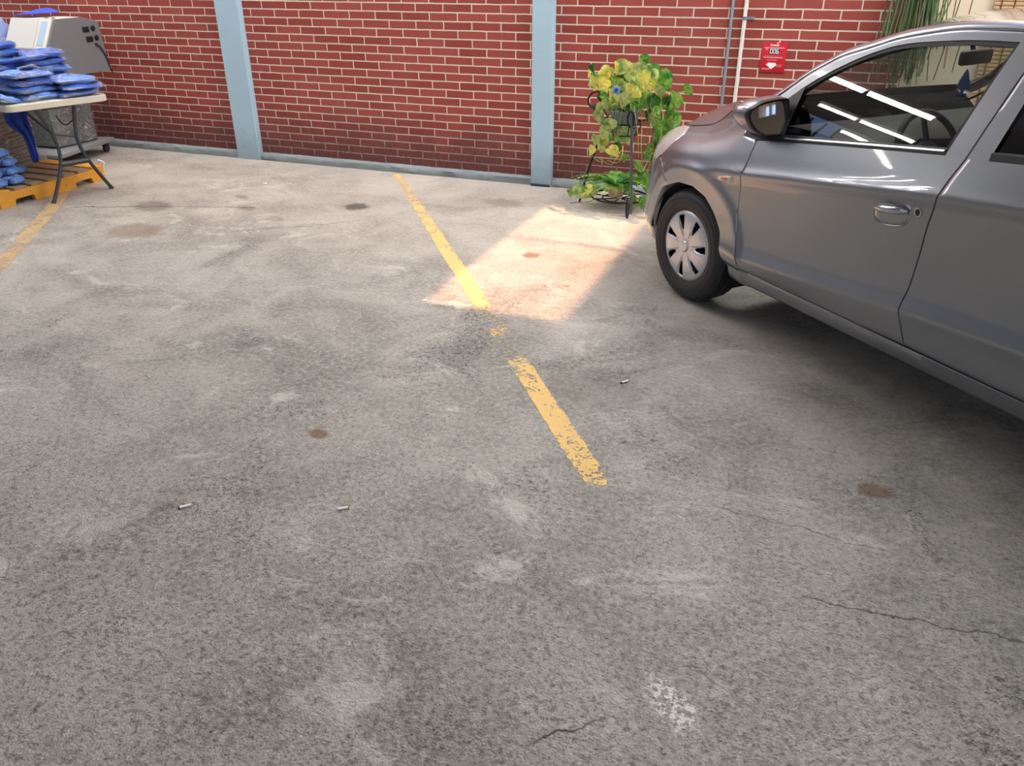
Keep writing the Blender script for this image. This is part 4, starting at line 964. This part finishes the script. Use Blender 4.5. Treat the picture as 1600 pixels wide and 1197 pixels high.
# rolled bundles
MROLL=NT('rolled_blue_cloth'); _v=MROLL.pos(scale=(1,1,1)); MROLL=MROLL.fin(MROLL.ramp(MROLL.noise(_v,16,5,.65),[(.3,srgb(60,100,180)),(.5,srgb(98,142,214)),(.7,srgb(150,182,234))]),.7,0,0,MROLL.bump(MROLL.noise(_v,20,5,.65),.8,.02),.3)
MTIE=simple('white_string',srgb(228,228,232),.7)
def roll(pos,rz,d,seed,label):
    t=empty('rolled_bundle',pos,rz,label,'cloth bundle','rolled blue bundles stacked on the pallet'); L,Wd,H=d
    m=MB(); rows=[]; NU,NV=28,26
    for j in range(NV+1):
        u=j/NV; x=-L/2+L*u; e=(1-abs(2*u-1)**5)**.5 if 0<u<1 else 0.02; pin=1-.20*math.exp(-((u-.80)/.035)**2)-.20*math.exp(-((u-.25)/.035)**2); row=[]
        for i in range(NU):
            a=2*PI*i/NU; nn=mnoise.noise(Vector((x*14+seed*5,math.cos(a)*1.4,math.sin(a)*1.4)))*.10; k=(e*.92+.08)*pin*(1+nn)
            row.append(Vector((x+.008*mnoise.noise(Vector((a,seed,u))),math.copysign(abs(math.cos(a))**.8,math.cos(a))*Wd/2*k,math.copysign(abs(math.sin(a))**.8,math.sin(a))*H/2*k)))
        rows.append(row)
    m.grid(rows,closeu=True); m.add(rows[0],[tuple(range(NU))]); m.add(rows[-1],[tuple(range(NU))]); m.build('rolled_cloth',MROLL,t)
    for u in (.80,.25):
        x=-L/2+L*u; m=MB(); m.tube([(x+.004*math.sin(3*a),math.cos(a)*Wd/2*.87,math.sin(a)*H/2*.90) for a in [2*PI*k/24 for k in range(24)]],.0022,5,closed=True)
        if u==.80: m.tube([(x,0,H/2*.9),(x+.02,.01,H/2*1.15),(x+.05,.02,H/2*.9)],.002,5,smooth=4)
        m.build('tie_string',MTIE,t)
    return t
pz=.126; WH=['bottom','second','third','fourth','top']
for k in range(5):
    h=.063; r=random.Random(k+90)
    for q,nm in enumerate(('nearer','farther')):
        y=4.13+.0+q*.140; x=-5.77+r.uniform(-.012,.012)-(.045*k if k>0 else 0)*.55
        if k==4 and q==1: continue
        roll((x,y+r.uniform(-.006,.006)+.012*k*0,pz+h*(k+.5)),r.uniform(-.10,.10),(.36,.138,h*1.06),k*2+q,'rolled light blue bundle with string tie, %s layer, %s side of the pallet stack'%(WH[k],nm) if k<4 else 'rolled light blue bundle tied with white string, alone on top of the stack')
roll((-5.95,4.52,pz+.028),.3,(.16,.12,.055),31,'small crushed dark blue bundle lying on the pallet boards behind the stack')['group']='loose bundles'
# ---- machine on a wheeled base
MMG=simple('machine_grey',srgb(122,123,126),.55,var=.03,bst=.1,bscale=400); MMC=simple('machine_cream',srgb(226,222,206),.5,var=.02)
mc=empty('packing_machine',(-6.3,5.72,0),0,'grey and cream machine with a blue display strip, between table and brick wall','machine')
def MY(y,z): return (y-5.72,z)
prof=[MY(5.395,.95),MY(5.535,1.175),MY(5.80,1.178),MY(5.985,1.135),MY(6.01,.715),MY(5.56,.715),MY(5.43,.86)]
m=MB(); m.prism(prof,-.50,-.02,'X'); m.build('housing',MMC,mc,smooth=False)
m=MB(); m.prism([(a*.995,(b-.95)*.985+.95) for a,b in prof],-.02,.0,'X'); m.build('side_panel',MMG,mc,smooth=False)
fa=Vector((0,5.395-5.72,.95)); fb=Vector((0,5.535-5.72,1.175)); fd_=(fb-fa).normalized(); fn=Vector((0,-fd_.z,fd_.y))
def front(x0,x1,t0,t1,h,name,mat):
    m=MB(); vs=[]
    for x in (x0,x1):
        for t in (t0,t1):
            for hh_ in (-.004,h): p=fa+(fb-fa)*t+fn*hh_; vs.append((x,p.y,p.z))
    m.add(vs,[(0,1,3,2),(4,6,7,5),(0,4,5,1),(2,3,7,6),(0,2,6,4),(1,5,7,3)]); m.build(name,mat,mc,smooth=False)
front(-.50,-.17,0,1,.004,'front_panel',simple('machine_pale',srgb(214,212,206),.45)); front(-.155,-.02,0,1.0,.010,'display_frame',MMC); front(-.125,-.055,.08,.88,.013,'display_strip',simple('display_blue',srgb(178,200,226),.3,coat=.5))
m=MB(); m.box((-.13,-.15,1.180),(.035,.02,.006)); m.build('top_button',MTRIM,mc); m=MB(); m.box((-.055,-.15,1.180),(.03,.02,.006)); m.build('top_button',simple('dark_red_button',(.15,.03,.03),.4),mc)
for (py_,pz_) in ((5.905,1.075),(5.925,.995)):
    m=MB(); m.box((.004,py_-.075-5.72,pz_),(.008,.070,.045),bev=.003); m.build('socket',MTRIM,mc,auto=30)
    m=MB(); m.lathe([(.001,.012),(.020,.011),(.024,.006),(.024,0)],18,(0,py_-5.72+.005,pz_+.006),'X'); m.build('dial',MTRIM,mc)
m=MB(); m.tube([(.006,.18,.945),(.014,.20,.935),(.010,.235,.90),(.006,.27,.83),(.004,.285,.76),(.0,.31,.69)],.006,8,smooth=5); m.box((.006,.185,.95),(.012,.02,.014)); m.build('power_cable',MTRIM,mc)
# lower cabinet in stretch wrap
m=MB(); m.box((-.33,-.18,.39),(.50,.46,.50),bev=.015); m.box((-.30,.02,.655),(.40,.30,.14),bev=.01); m.build('lower_cabinet',simple('cabinet_grey',srgb(116,116,112),.6,var=.1,vscale=5),mc,auto=30)
m=MB(); rows=[]
for j in range(26):
    z=.15+.53*j/25; row=[]
    for i in range(64):
        a=2*PI*i/64; ca,sa=math.cos(a),math.sin(a); x=-.33+math.copysign(abs(ca)**.3,ca)*.275; y=-.18+math.copysign(abs(sa)**.3,sa)*.25; nn=mnoise.noise(Vector((x*16,y*16,z*20)))*.014+mnoise.noise(Vector((x*40,y*40,z*60)))*.006; row.append(Vector((x+ca*nn,y+sa*nn,z)))
    rows.append(row)
m.grid(rows,closeu=True); m.build('stretch_wrap',MWRAP,mc)
# a ball of loose film hanging at the table end
m=MB(); rows=[]
for j in range(17):
    ph=-PI/2+PI*j/16; rows.append([Vector((math.cos(ph)*math.cos(a),math.cos(ph)*math.sin(a),math.sin(ph))) for a in [2*PI*i/30 for i in range(30)]])
rows=[[Vector((p.x*.10,p.y*.12,p.z*.055))*(1+.5*mnoise.noise(p*2.2)+.3*mnoise.noise(p*6)) for p in r] for r in rows]
m.grid(rows,closeu=True); fo=m.build('plastic_film',film_mat('crumpled_film',.8,22),None); fo.location=(-6.17,5.54,.62); tag(fo,'crumpled clear plastic film on top of the wrapped cabinet, under the right table corner','plastic film')
# wheeled base plate
bp=empty('base_trolley',(-6.42,5.42,0),math.radians(13.5),'low grey steel trolley under the wrapped machine','trolley')
m=MB(); m.box((-.12,.05,.115),(.62,.84,.035),bev=.004); m.build('deck',simple('trolley_grey',srgb(140,144,144),.5,.1,var=.06),bp,auto=30)
for x in (-.36,.12):
    for y in (-.31,.41):
        m=MB(); m.lathe([(.001,-.014),(.036,-.014),(.040,-.009),(.040,.009),(.036,.014),(.001,.014)],20,(x,y,.040),'X'); m.box((x,y,.078),(.04,.05,.04)); m.build('caster',MTRIM,bp)
# wrapped stack at the far left and hanging blue cloth
wp=empty('wrapped_stack',(-6.45,4.75,0),.25,'stack of flat sheets in clear stretch wrap at the left edge, behind the rolled bundles','wrapped goods')
m=MB()
for k in range(12): m.box((random.uniform(-.01,.01),random.uniform(-.01,.01),.152+k*.030),(.50,.42,.024),bev=.004)
m.build('sheet_stack',simple('grey_card',srgb(150,140,126),.7,var=.15,vscale=12),wp,auto=30)
m=MB(); rows=[]
for j in range(20):
    z=.145+.37*j/19; row=[]
    for i in range(56):
        a=2*PI*i/56; ca,sa=math.cos(a),math.sin(a); nn=mnoise.noise(Vector((ca*4,sa*4,z*26)))*.010; row.append(Vector((math.copysign(abs(ca)**.3,ca)*(.27+nn),math.copysign(abs(sa)**.3,sa)*(.23+nn),z)))
    rows.append(row)
m.grid(rows,closeu=True); m.build('stretch_wrap',MWRAP,wp)
m=MB(); m.box((0,0,.07),(.6,.5,.02)); m.box((-.2,0,.03),(.08,.5,.06)); m.box((.2,0,.03),(.08,.5,.06)); m.box((0,0,.11),(.58,.48,.06)); m.build('low_base',simple('base_grey',srgb(120,122,122),.6),wp,smooth=False)
def drape(name,L,R,mat,label,th=.006,amp=.018,fr_=4):
    a=rs(L,24); b=rs(R,24); rows=[]
    for k in range(24):
        p,q=a[k],b[k]; d=(q-p); nrm=Vector((d.y,-d.x,0)).normalized() if d.length>1e-6 else Vector((1,0,0))
        rows.append([p.lerp(q,u/20)+nrm*amp*(math.sin(u/20*PI*fr_+k*.08)+.5*mnoise.noise(Vector((u*.3,k*.25,7)))) for u in range(21)])
    m=MB(); m.grid(rows); o=m.build(name,mat,None); md=o.modifiers.new('t','SOLIDIFY'); md.thickness=th; return tag(o,label,'cloth')
MROYAL=simple('royal_blue_cloth',srgb(36,62,158),.75,var=.25,vscale=8,bst=.3,bscale=30)
drape('hanging_cloth',[(-5.80,4.43,.668),(-5.77,4.42,.53),(-5.75,4.501,.418),(-5.75,4.525,.27),(-5.75,4.54,.225)],[(-5.80,4.63,.668),(-5.76,4.59,.53),(-5.75,4.588,.44),(-5.75,4.58,.31),(-5.75,4.565,.225)],MROYAL,'deep blue cloth hanging from the table underside behind the front legs')
drape('draped_cloth',[(-6.86,5.60,1.186),(-6.74,5.56,1.20),(-6.60,5.60,1.212)],[(-6.92,5.80,1.20),(-6.70,5.82,1.245),(-6.50,5.78,1.215)],simple('bright_blue_cloth',srgb(52,84,200),.6,var=.2,vscale=10),'bright blue cloth lying over the top left of the machine',amp=.010)
t=bag((-7.02,5.42,1.03),(.34,.26,.30),.3,71,simple('lilac_cloth',srgb(150,168,222),.6,var=.18,vscale=7,bst=.4,bscale=20),'lilac-blue bagged bundle at the left edge beside the machine front',film=False,group='loose bagged goods'); 
m=MB(); m.box((0,0,-.515),(.10,.10,.72)); m.box((0,0,-.16),(.3,.24,.02)); m.box((0,0,-1.02),(.3,.3,.02)); m.build('side_stand',MMG,t,smooth=False)

# ================================================================== PLANTS
def leaf_mat(name,c1,c2,c3):
    n=NT(name); v=n.pos(); f=n.noise(v,26,4,.6,.6); col=n.ramp(f,[(.34,c1),(.5,c2),(.64,c3)])
    m_=n.fin(col,.42,0,0,n.bump(n.noise(v,60,3),.3,.003),.4)
    tl_=n.N('BsdfTranslucent'); n.L(col,tl_.inputs[0]); mx=n.N('MixShader'); mx.inputs[0].default_value=.25; n.L(n.p.outputs[0],mx.inputs[1]); n.L(tl_.outputs[0],mx.inputs[2]); n.L(mx.outputs[0],n.out.inputs[0]); return m_
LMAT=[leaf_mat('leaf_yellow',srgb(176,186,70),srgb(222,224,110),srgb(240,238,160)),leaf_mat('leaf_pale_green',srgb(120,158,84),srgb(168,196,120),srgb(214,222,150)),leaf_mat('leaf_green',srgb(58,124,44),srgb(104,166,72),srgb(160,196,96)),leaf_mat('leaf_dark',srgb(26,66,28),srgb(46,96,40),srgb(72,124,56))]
HEART=[(0,0),(.16,.10),(.33,.10),(.46,-.02),(.50,-.20),(.44,-.42),(.32,-.62),(.17,-.82),(0,-1.02)]
def leaf(m,pos,size,tip,mi,pitch,seed,yaw=0):
    # hangs from pos; tip = angle of the tip in the wall plane (0 = straight down, + = to the right)
    r=random.Random(seed); rows=[]; NR=8
    prof=[(0,.02),(.06,.30),(.14,.42),(.25,.49),(.40,.47),(.56,.38),(.72,.26),(.87,.13),(1.0,.008)]
    R=Matrix.Rotation(yaw,3,'Z')@Matrix.Rotation(tip,3,'Y')@Matrix.Rotation(pitch,3,'X')
    for v,wd in prof:
        row=[]
        for k in range(-4,5):
            u=k/4; x=u*wd; z=-v+.16*abs(u)*(1-v)**3*(1 if v<.3 else 0)+(.10*(abs(u)) if v<.1 else 0)
            y=.14*abs(u)**1.5*wd*2-.22*v*v+.03*math.sin(v*9+seed)*u
            row.append(R@(Vector((x,y,z))*size)+Vector(pos))
        rows.append(row)
    m.grid(rows,mi=mi)
def WP(px,py,dy=0):
    """point on the plane y=5.55 (+dy) measured from the picture's scale"""
    x=-1.317+(px-980)*.00444+(py-160)*.00029; z=.757-(py-160)*.00437
    k=(5.55+dy)/5.55; return Vector((x*k,5.55+dy,1.6+(z-1.6)*k))
# stand of black wrought iron
ps=empty('plant_stand',(-1.37,5.72,0),0,'black wrought-iron plant stand with scroll feet holding two potted plants','plant stand')
MIRON=simple('wrought_iron',(.03,.03,.032),.42,.6); MBAR=simple('grey_iron_bar',srgb(96,102,108),.4,.5)
c0=Vector((-1.37,5.72,0)); S=lambda *a:[Vector(p)-c0 for p in a]
def circ(cx,cy,z,r,n=40): return [Vector((cx+r*math.cos(2*PI*k/n),cy+r*math.sin(2*PI*k/n),z)) for k in range(n)]
m=MB(); m.tube(circ(0,0,.075,.205),.007,8,closed=True); m.tube(circ(0,0,.060,.125),.005,8,closed=True)
for k in range(8): a=2*PI*k/8; m.tube([(.205*math.cos(a),.205*math.sin(a),.075),(.02*math.cos(a),.02*math.sin(a),.062)],.0045,6)
m.build('lower_ring',MIRON,ps)
m=MB(); m.tube(circ(0,0,.60,.125),.006,8,closed=True); m.tube(circ(0,0,.52,.10),.004,8,closed=True)
for k in range(6): a=2*PI*k/6; m.tube([(.125*math.cos(a),.125*math.sin(a),.60),(.10*math.cos(a),.10*math.sin(a),.52),(-.10*math.cos(a),-.10*math.sin(a),.52)],.004,6)
m.build('upper_ring',MIRON,ps)
def scroll(base,top,side,name='leg',bar=MIRON):
    m=MB(); b=Vector(base)-c0; t_=Vector(top)-c0; d=Vector((b.x,b.y,0)).normalized()
    # foot hoop
    hc=b+Vector((0,0,.066)); hoop=[hc+d*(.040*math.cos(a))+Vector((0,0,.064*math.sin(a))) for a in [2*PI*k/26 for k in range(26)]]
    m.tube(hoop,.0065,8,closed=True)
    return m,b,t_,d
# near leg: bar rising from the hoop
m,b,t_,d=scroll((-1.243,5.44,0),(-1.262,5.47,.72),1)
m.build('leg_scroll',MIRON,ps)
m=MB(); m.tube([Vector((-1.220,5.45,.03))-c0,Vector((-1.222,5.45,.12))-c0,Vector((-1.250,5.45,.575))-c0,Vector((-1.258,5.46,.70))-c0],.0095,10,smooth=6); m.build('leg',MBAR,ps)
m=MB(); q=Vector((-1.262,5.455,.665))-c0; m.tube([q+Vector((.022*math.cos(a),-.004,.050*math.sin(a))) for a in [2*PI*k/24 for k in range(24)]],.007,8,closed=True); m.build('leg_scroll',MIRON,ps)
# left and back legs
m=MB(); m.tube(S((-1.54,5.66,.80),(-1.585,5.64,.795),(-1.612,5.63,.755),(-1.60,5.63,.71),(-1.555,5.64,.692)),.0065,8,smooth=6); m.build('leg_scroll',MIRON,ps)
m=MB(); m.tube(S((-1.47,5.66,.655),(-1.50,5.66,.56),(-1.535,5.66,.46),(-1.575,5.66,.34),(-1.62,5.68,.20),(-1.66,5.70,.05),(-1.67,5.70,.008)),.0085,8,smooth=6); m.build('leg',MIRON,ps)
m=MB(); m.tube(S((-1.19,5.80,.66),(-1.17,5.86,.45),(-1.14,5.93,.2),(-1.12,5.96,.008)),.0085,8,smooth=6); m.build('leg',MIRON,ps)
for pl_ in [((-1.51,5.60,.72),(-1.46,5.58,.66),(-1.41,5.60,.60)),((-1.25,5.50,.60),(-1.30,5.60,.60)),((-1.19,5.80,.62),(-1.28,5.76,.60)),((-1.58,5.68,.075),(-1.645,5.70,.075)),((-1.17,5.90,.075),(-1.14,5.93,.075)),((-1.28,5.54,.075),(-1.225,5.455,.075))]: m=MB(); m.tube(S(*pl_),.006,8,smooth=4); m.build('ring_brace',MIRON,ps)
# pothos in its grey pot
po=empty('potted_pothos',(-1.37,5.72,.525),0,'trailing pothos with yellow-green heart leaves in a grey pot on top of the plant stand','plant'); pc_=Vector((-1.37,5.72,.525))
m=MB(); m.lathe([(.001,0),(.075,0),(.082,.01),(.098,.13),(.106,.135),(.108,.155),(.100,.157),(.095,.14),(.001,.135)],36); m.build('pot',simple('grey_pot',srgb(128,136,142),.5,var=.05),po,auto=40)
m=MB(); m.box((.0,0,0),(.048,.004,.050),bev=.002); lb=m.build('pot_label',simple('label_blue_white',srgb(120,150,200),.4),po); lb.location=WP(963,143,-.10)-pc_; lb.rotation_euler=(0,.2,.2)
m=MB(); m.box((0,-.0026,0),(.020,.001,.024)); lb2=m.build('label_mark',simple('label_blue',srgb(24,60,160),.4),lb,smooth=False)
Lv=[(1009,94,17,-.6,2),(1016,108,13,-.3,2),(925,109,10,.3,3),(924,117,19,-.9,0),(934,127,18,-.9,0),(950,115,20,-1.1,0),(979,104,22,-.5,1),(992,108,20,.5,1),(987,119,22,0,1),(1033,116,26,.5,2),(1028,132,26,-.25,1),(1012,125,24,-.4,0),(947,130,20,-.6,0),(943,143,17,-.7,0),(961,147,22,-.45,0),(978,150,19,-.3,1),(996,142,18,-.8,0),(1001,148,18,.2,2),(1009,147,18,.3,2),(1053,146,25,-.3,2),(1066,135,16,.9,2),(941,167,18,-.6,1),(1022,167,14,.9,2),(1022,176,18,0,1),(1034,183,28,0,2),(1051,175,24,.1,2),(956,190,20,-.5,1),(973,202,24,.45,1),(945,200,18,-.2,1),(946,214,22,-.5,0),(928,214,15,.0,1),
 (923,231,14,-.2,0),(940,229,18,-.7,1),(953,232,20,.7,0),(961,226,14,.5,0),(973,240,12,.2,2),(995,250,16,.3,2),(1010,268,14,.2,2),(885,304,13,.0,2),(913,306,15,-.9,0),(908,296,13,-.4,2),(923,291,12,-.8,1),(979,288,13,.2,2),(994,310,18,-.3,1),(1004,305,14,.3,2),(968,122,20,.8,3),(958,126,16,-.4,2),(1040,150,14,.3,3),(1046,170,14,-.2,2),(1029,205,20,.1,2),(1016,222,14,-.4,2),(1030,222,16,0,3),(941,150,12,.8,2),(1018,150,15,0,3),(985,136,15,-.5,0),(972,134,15,.6,1)]
m=MB(); rr=random.Random(5)
for i,(px,py,s_,tp,mi) in enumerate(Lv):
    dy=rr.uniform(-.12,.10); p=WP(px,py,dy)-pc_; leaf(m,p,s_*.0046,-tp,mi,rr.uniform(.15,.75) if mi<2 else rr.uniform(-.1,.6),i,rr.uniform(-.5,.5))
EX=[(930,128,2),(938,136,0),(952,122,1),(965,112,0),(972,108,1),(984,112,1),(1000,112,1),(1006,122,0),(1018,120,1),(1022,112,2),(998,128,0),(978,126,1),(968,134,1),(956,136,0),(950,142,1),(990,134,1),(1016,136,0),(1024,142,1),(1034,124,2),(1038,134,2),(985,144,1),(968,152,2),(1006,160,2),(1018,158,3),(1030,158,2),(1040,162,2),(960,160,2),(948,168,1),(1028,192,2),(1036,200,2),(1022,214,2),(935,182,1),(942,194,1),(950,214,2),(962,218,2),(934,226,1),(958,240,1),(966,232,3),(1012,238,2),(1020,248,3),(1002,270,2),(1012,284,2),(1018,296,2),(1006,314,2),(984,300,2),(900,302,1),(918,300,0),(926,304,1)]
for i,(px,py,mi) in enumerate(EX):
    dy=rr.uniform(-.10,.14); leaf(m,WP(px,py-6,dy)-pc_,rr.uniform(.062,.095),rr.uniform(-.9,.9),mi,rr.uniform(.1,.7),300+i,rr.uniform(-.7,.7))
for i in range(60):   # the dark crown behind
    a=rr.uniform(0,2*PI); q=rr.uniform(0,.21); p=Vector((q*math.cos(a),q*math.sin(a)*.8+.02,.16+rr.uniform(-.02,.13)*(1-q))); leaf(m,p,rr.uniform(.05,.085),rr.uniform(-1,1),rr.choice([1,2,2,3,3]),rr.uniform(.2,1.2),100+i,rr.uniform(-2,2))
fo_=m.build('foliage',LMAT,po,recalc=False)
MSTEM=simple('vine_stem',srgb(150,168,84),.6,var=.15); MSTEM2=simple('vine_stem_dark',srgb(92,110,56),.6,var=.2)
m=MB()
vines=[[(975,160),(968,190),(966,225),(960,250),(950,256),(935,248)],[(955,158),(950,180),(962,205),(965,220)],[(1000,155),(1003,190),(1002,230),(1005,262),(994,258),(980,238)],[(1000,165),(1012,195),(1006,220),(1003,250)],[(1025,150),(1035,175),(1030,215),(1016,240),(1005,262)],[(1040,145),(1050,160),(1052,180)],[(1035,140),(1052,143),(1066,140)],[(930,130),(940,150),(950,165),(958,185)],[(973,225),(971,245),(962,253),(948,250)],[(885,325),(900,322),(915,320),(930,312)],[(922,240),(928,250),(940,254)],[(1010,160),(1014,185),(1020,215),(1024,250),(1020,285)],[(990,165),(996,200),(998,240)],[(960,165),(957,200),(948,230)],[(1009,110),(1006,125),(1003,140)],[(1003,133),(1015,128),(1022,132)],[(1015,160),(1022,190),(1018,232),(1012,270)],[(1030,165),(1036,200),(1034,240)]]
for i,vn in enumerate(vines): m.tube([WP(px,py,rr.uniform(-.06,.06))-pc_ for px,py in vn],.0028,5,smooth=5,mi=i%2)
m.build('vine',[MSTEM,MSTEM2],po)
# fern in a terracotta bowl
fn_=empty('potted_fern',(-1.395,5.70,.078),0,'green fern in a small beige bowl on the lower ring of the plant stand','plant')
m=MB(); m.lathe([(.001,0),(.048,0),(.052,.006),(.066,.070),(.070,.072),(.071,.080),(.065,.082),(.060,.070),(.001,.066)],32); m.build('pot',simple('beige_terracotta',srgb(206,172,140),.7,var=.08),fn_,auto=40)
MFE=[leaf_mat('fern_bright',srgb(90,150,56),srgb(136,190,80),srgb(180,216,110)),leaf_mat('fern_deep',srgb(44,104,40),srgb(76,144,56),srgb(116,176,80))]
rr=random.Random(12)
for k in range(58):
    a=rr.uniform(0,2*PI); L=rr.uniform(.22,.36); el=rr.uniform(.45,1.3); P0=Vector((.03*math.cos(a),.03*math.sin(a),.07)); pts=[]
    if math.sin(a)>0: L*=.8
    for i in range(15):
        t=i/14; pts.append(P0+Vector((math.cos(a)*L*t*math.cos(el*(1-t*.6)),math.sin(a)*L*t*math.cos(el*(1-t*.6)),L*(math.sin(el)*t-(.75*math.sin(el)+.15)*t*t*.9))))
    m=MB(); m.tube(pts,.0014,4)
    for i in range(1,15):
        t=i/14; d=(pts[i]-pts[i-1]).normalized(); sd=d.cross(Vector((0,0,1))).normalized(); ll=.042*math.sin(PI*min(1,.12+t*.88))**.7*(1.05-.55*t); 
        for s_ in (1,-1):
            tip=pts[i]+sd*s_*ll+d*ll*.35+Vector((0,0,-.006)); w_=d*.0062
            m.add([pts[i]-w_,pts[i]+sd*s_*ll*.5-w_*1.1+Vector((0,0,.002)),tip,pts[i]+sd*s_*ll*.5+w_*1.1+Vector((0,0,.002)),pts[i]+w_],[(0,1,3,4),(1,2,3)])
    m.build('frond',MFE[k%2],fn_,recalc=False)
# hanging plant over the car roof line
hp_=empty('hanging_plant',(.36,WY-.16,0),0,'long stringy green and brown hanging plant between the brick and the beige wall','plant')
n1=simple('string_green',srgb(70,104,60),.6,var=.35,vscale=20); n2=simple('string_brown',srgb(120,100,66),.7,var=.3,vscale=20); n3=simple('string_bluegreen',srgb(96,140,112),.5,var=.3,vscale=20)
rr=random.Random(3); m=MB()
for k in range(190):
    x=rr.gauss(-.02,.068); x=max(-.16,min(.15,x)); y=rr.uniform(-.07,.07); zb_=rr.uniform(.86,1.16)+abs(x)*.3; sp_=rr.uniform(-.07,.07)
    pts=[(x*.4,y*.5,2.55)]+[(x*(.7+.3*t)+sp_*t*t+rr.uniform(-.006,.006),y,2.45-(2.45-zb_)*t) for t in (.15,.35,.55,.75,.9,1)]
    m.tube(pts,rr.uniform(.0022,.0042),4,smooth=2,mi=rr.choice([0,0,1,1,2]))
for (px,z0,dx) in [(.145,1.05,-.02),(.19,.95,-.16),(.21,1.0,.02),(.235,.93,-.05),(.30,.98,-.02),(-.175,1.15,.02),(.17,.90,-.20)]:
    m.tube([(px*.5,0,2.5),(px,.02,1.9),(px,0,1.45),(px+dx*.4,0,1.2),(px+dx,0,z0)],.0035,5,smooth=4,mi=rr.choice([0,1]))
m.build('strands',[n1,n2,n3],hp_)['kind']='stuff'
m=MB(); m.lathe([(.001,0),(.09,0),(.11,.14),(.115,.16),(.10,.16),(.001,.14)],24,(0,0,2.48)); m.build('pot',simple('brown_pot',srgb(110,70,50),.7),hp_)
m=MB(); m.tube([(0,0,2.6),(0,.0,3.79)],.004,6); m.build('hanger',MTRIM,hp_)
# ================================================================== LITTER
MPAP=simple('cigarette_paper',srgb(244,242,238),.7); MFIL=simple('filter_tan',srgb(206,140,84),.8); MASH=simple('ash_black',srgb(40,36,34),.9)
def butt(x,y,ang,L,ends,lab):
    t=empty('cigarette_butt',(x,y,.0050),ang,lab,'cigarette butt')
    m=MB(); m.tube([(-L/2,0,0),(L/2,0,0)],.0048,12); m.build('paper',MPAP,t)
    m=MB(); m.tube([(L/2,0,0),(L/2+.004,0,0)],.0047,12); m.build('filter' if ends=='f' else 'burnt_end',MFIL if ends=='f' else MASH,t)
butt(-1.790,1.618,YAW+.45+PI,.036,'b','white cigarette butt with a dark burnt end, the leftmost on the floor')
butt(-1.296,1.795,YAW+.25,.032,'f','white cigarette butt with an orange tip, near the middle of the foreground')
butt(-.648,3.005,YAW+.55+PI,.036,'b','white cigarette butt right of the yellow line, the farthest of the three')
m=MB(); m.add([(0,0,.004),(.035,.006,.009),(.04,.02,.004),(.018,.026,.010),(-.004,.016,.003),(.017,.012,.013)],[(0,1,5),(1,2,5),(2,3,5),(3,4,5),(4,0,5),(0,4,3,2,1)]); o=m.build('paper_scrap',MPAP,None,smooth=False); o.location=(-4.24,5.33,0); tag(o,'tiny white paper scrap on the floor left of the yellow line','paper')
m=MB(); m.add([(0,0,.003),(.03,.004,.007),(.034,.014,.003),(.012,.02,.008)],[(0,1,2),(0,2,3),(0,1,3),(1,2,3)]); o=m.build('paper_scrap',MPAP,None,smooth=False); o.location=(-1.885,3.53,0); tag(o,'tiny white paper scrap at the near left corner of the sunlit patch','paper')
